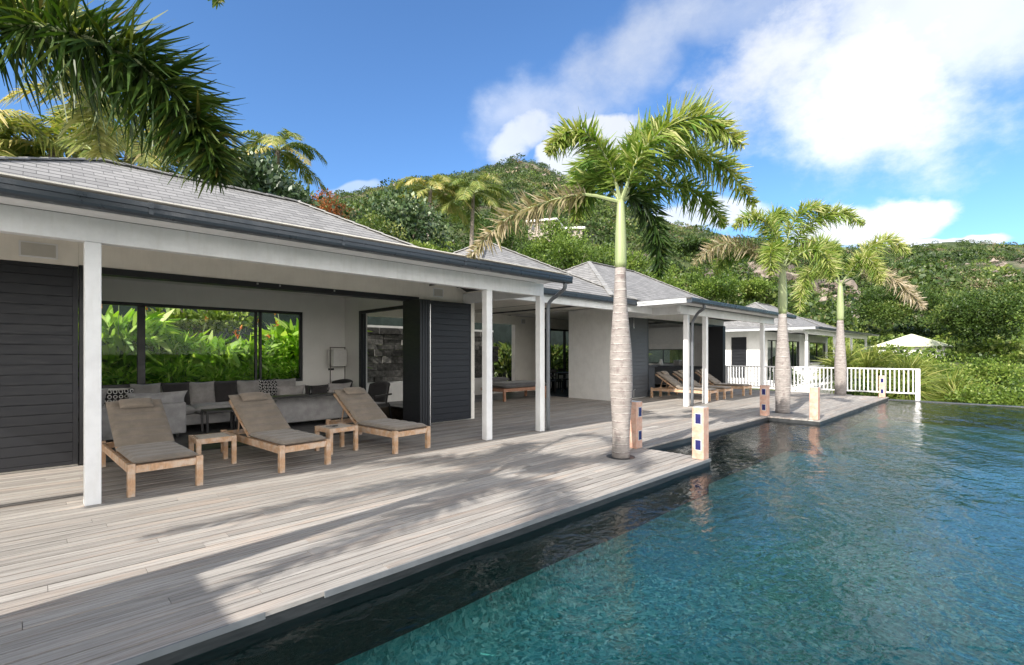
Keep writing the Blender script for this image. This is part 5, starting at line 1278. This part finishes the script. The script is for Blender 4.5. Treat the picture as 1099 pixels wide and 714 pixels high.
legged_table('console_table', 4.10, 10.12, 1.75, .36, .66, 'long narrow black console table behind the right sofa', 'console table')
legged_table('coffee_table', 2.55, 10.75, .55, .45, .42, 'low black table in the middle of the seating group', 'coffee table')
legged_table('coffee_table', 2.95, 10.55, .38, .38, .34, 'smaller black stool-like table beside the low black table', 'coffee table')
legged_table('side_table', .42, 10.05, .45, .45, .52, 'black side table at the far left, behind the first post', 'side table', lg=.025)
o = MB(); o.tube([(0, 0, 0), (0, 0, .03), (0, 0, .15)], [.035, .03, .045], 12); o.tube([(.07, 0, 0), (.07, 0, .03), (.07, 0, .13)], [.03, .025, .038], 12)
o = MB().tube([(0, 0, 0), (0, 0, .03), (0, 0, .17)], [.035, .028, .05], 14).build('vase', M_black, smooth=True); o.location = (4.05, 10.12, .661); tag(o, 'small dark vase on the black console table', 'vase')
o = MB().tube([(0, 0, 0), (0, 0, .01), (0, 0, .035)], [.05, .09, .11], 16).build('bowl', mat('olive_glaze', f_plain, col=(.35, .36, .08), rough=.3), smooth=True); o.location = (2.95, 10.55, .341); tag(o, 'olive yellow bowl on the small black table', 'bowl')
# floor lamp: black frame with a linen box shade
rt = empty('floor_lamp', (5.42, 11.85, 0), 'floor lamp with tall dark frame and white box shade in the room corner', 'floor lamp')
f = MB()
for sx in (-1, 1): f.box(sx * .19 - .009, sx * .19 + .009, -.01, .01, .02, 1.66)
f.box(-.2, .2, -.01, .01, 1.64, 1.66); f.box(-.2, .2, -.12, .12, .003, .02); f.box(-.2, .2, -.008, .008, 1.16, 1.175)
f.build('frame', mat('grey_wood', f_plain, col=(.13, .11, .10), rough=.5), rt); MB().box(-.175, .175, -.15, .15, 1.18, 1.60).build('lamp_shade', M_linen, rt, bevel=.01)
def armchair(x, y, rz, label):
    rt = empty('armchair', (x, y, 0), label, 'armchair', 'dark woven armchairs', rz=rz)
    MB().box(-.28, .28, -.28, .26, .36, .44).build('seat', M_wicker, rt, bevel=.025, seg=3)
    b = MB(); n = 9; vs = []; 
    for j in range(6):
        for i in range(n):
            t = -1 + 2 * i / (n - 1); z = .40 + j * .095; lean = .05 + (z - .4) * .25; y_ = .26 + lean - (abs(t) ** 2.4) * .16; vs.append((t * .29, y_, z + (.0 if j < 5 else -.05 * t * t)))
    fs = [(j * n + i, j * n + i + 1, (j + 1) * n + i + 1, (j + 1) * n + i) for j in range(5) for i in range(n - 1)]
    b.add(vs, fs); o = b.build('backrest', M_wicker, rt, smooth=True); md = o.modifiers.new('solid', 'SOLIDIFY'); md.thickness = .03
    for sx in (-1, 1):
        MB().bar((sx * .29, .30, .62), (sx * .29, -.22, .60), .03, .035).build('arm', M_wicker, rt)
        MB().bar((sx * .26, -.25, .60), (sx * .27, -.27, .003), .03).build('leg', M_black, rt); MB().bar((sx * .26, .26, .40), (sx * .27, .34, .003), .03).build('leg', M_black, rt)
    return rt
armchair(5.15, 9.62, R(-70), 'dark woven armchair beside the folded black doors'); armchair(5.05, 11.15, R(-60), 'dark woven armchair in the corner below the floor lamp')

# ================================================================== PASSAGE FURNITURE
rt = empty('daybed', (11.4, 11.55, 0), 'low wooden daybed with dark grey mattress under the passage roof', 'daybed')
M_red = mat('reddish_wood', f_teak, col=(.36, .17, .10), grey=.15)
MB().box(-1.05, 1.05, -.55, .55, .30, .40).build('frame', M_red, rt, bevel=.006)
for sx in (-1, 1):
    for sy in (-1, 1): MB().box(-.035, .035, -.035, .035, .003, .299).build('leg', M_red, rt).location = (sx * .95, sy * .46, 0)
soft('mattress', 2.0, 1.05, .17, mat('slate_canvas', f_fabric, col=(.10, .10, .105)), rt, (0, 0, .40), p=12)
soft('bolster', .9, .22, .16, MATS['slate_canvas'], rt, (-.45, .38, .56), p=3)
rt = legged_table('dining_table', 15.6, 12.35, 1.9, .95, .75, 'dark dining table seen through the passage opening', 'dining table', lg=.06, t=.04)
def dining_chair(x, y, rz, label):
    rt = empty('dining_chair', (x, y, 0), label, 'chair', 'dark dining chairs around the dining table', rz=rz)
    MB().box(-.21, .21, -.21, .21, .42, .46).build('seat', M_black, rt, bevel=.008)
    for sx in (-1, 1): MB().box(-.017, .017, -.017, .017, .003, .419).build('leg', M_black, rt).location = (sx * .185, -.185, 0); MB().box(-.017, .017, -.017, .017, .003, .90).build('leg', M_black, rt).location = (sx * .185, .195, 0)
    MB().box(-.167, .167, .185, .21, .60, .66).build('back_slat', M_black, rt); MB().box(-.167, .167, .185, .21, .76, .88).build('back_slat', M_black, rt)
for (x, y, rz, lab) in [(14.95, 11.65, 180, 'near left dark dining chair'), (15.6, 11.65, 180, 'near middle dark dining chair'), (16.25, 11.65, 180, 'near right dark dining chair'), (15.0, 13.0, 0, 'far left dark dining chair on the garden side'), (15.7, 13.0, 0, 'far middle dark dining chair on the garden side'), (14.35, 12.35, 90, 'dark dining chair at the left head of the table')]:
    dining_chair(x, y, R(rz), lab)
# kitchen things seen in silhouette
o = MB().tube([(0, 0, 0), (0, 0, .02), (0, 0, .12), (0, 0, .22), (0, 0, .3)], [.06, .08, .10, .06, .05], 14).build('vase', M_white_pl, smooth=True); o.location = (20.95, 11.55, .941); tag(o, 'white vase on the kitchen counter under the strip window', 'vase')
o = MB().box(-.22, .22, -.16, .16, 0, .26).build('toaster_oven', M_steel, bevel=.03); o.location = (20.85, 10.6, .941); tag(o, 'small steel oven on the kitchen counter', 'oven')
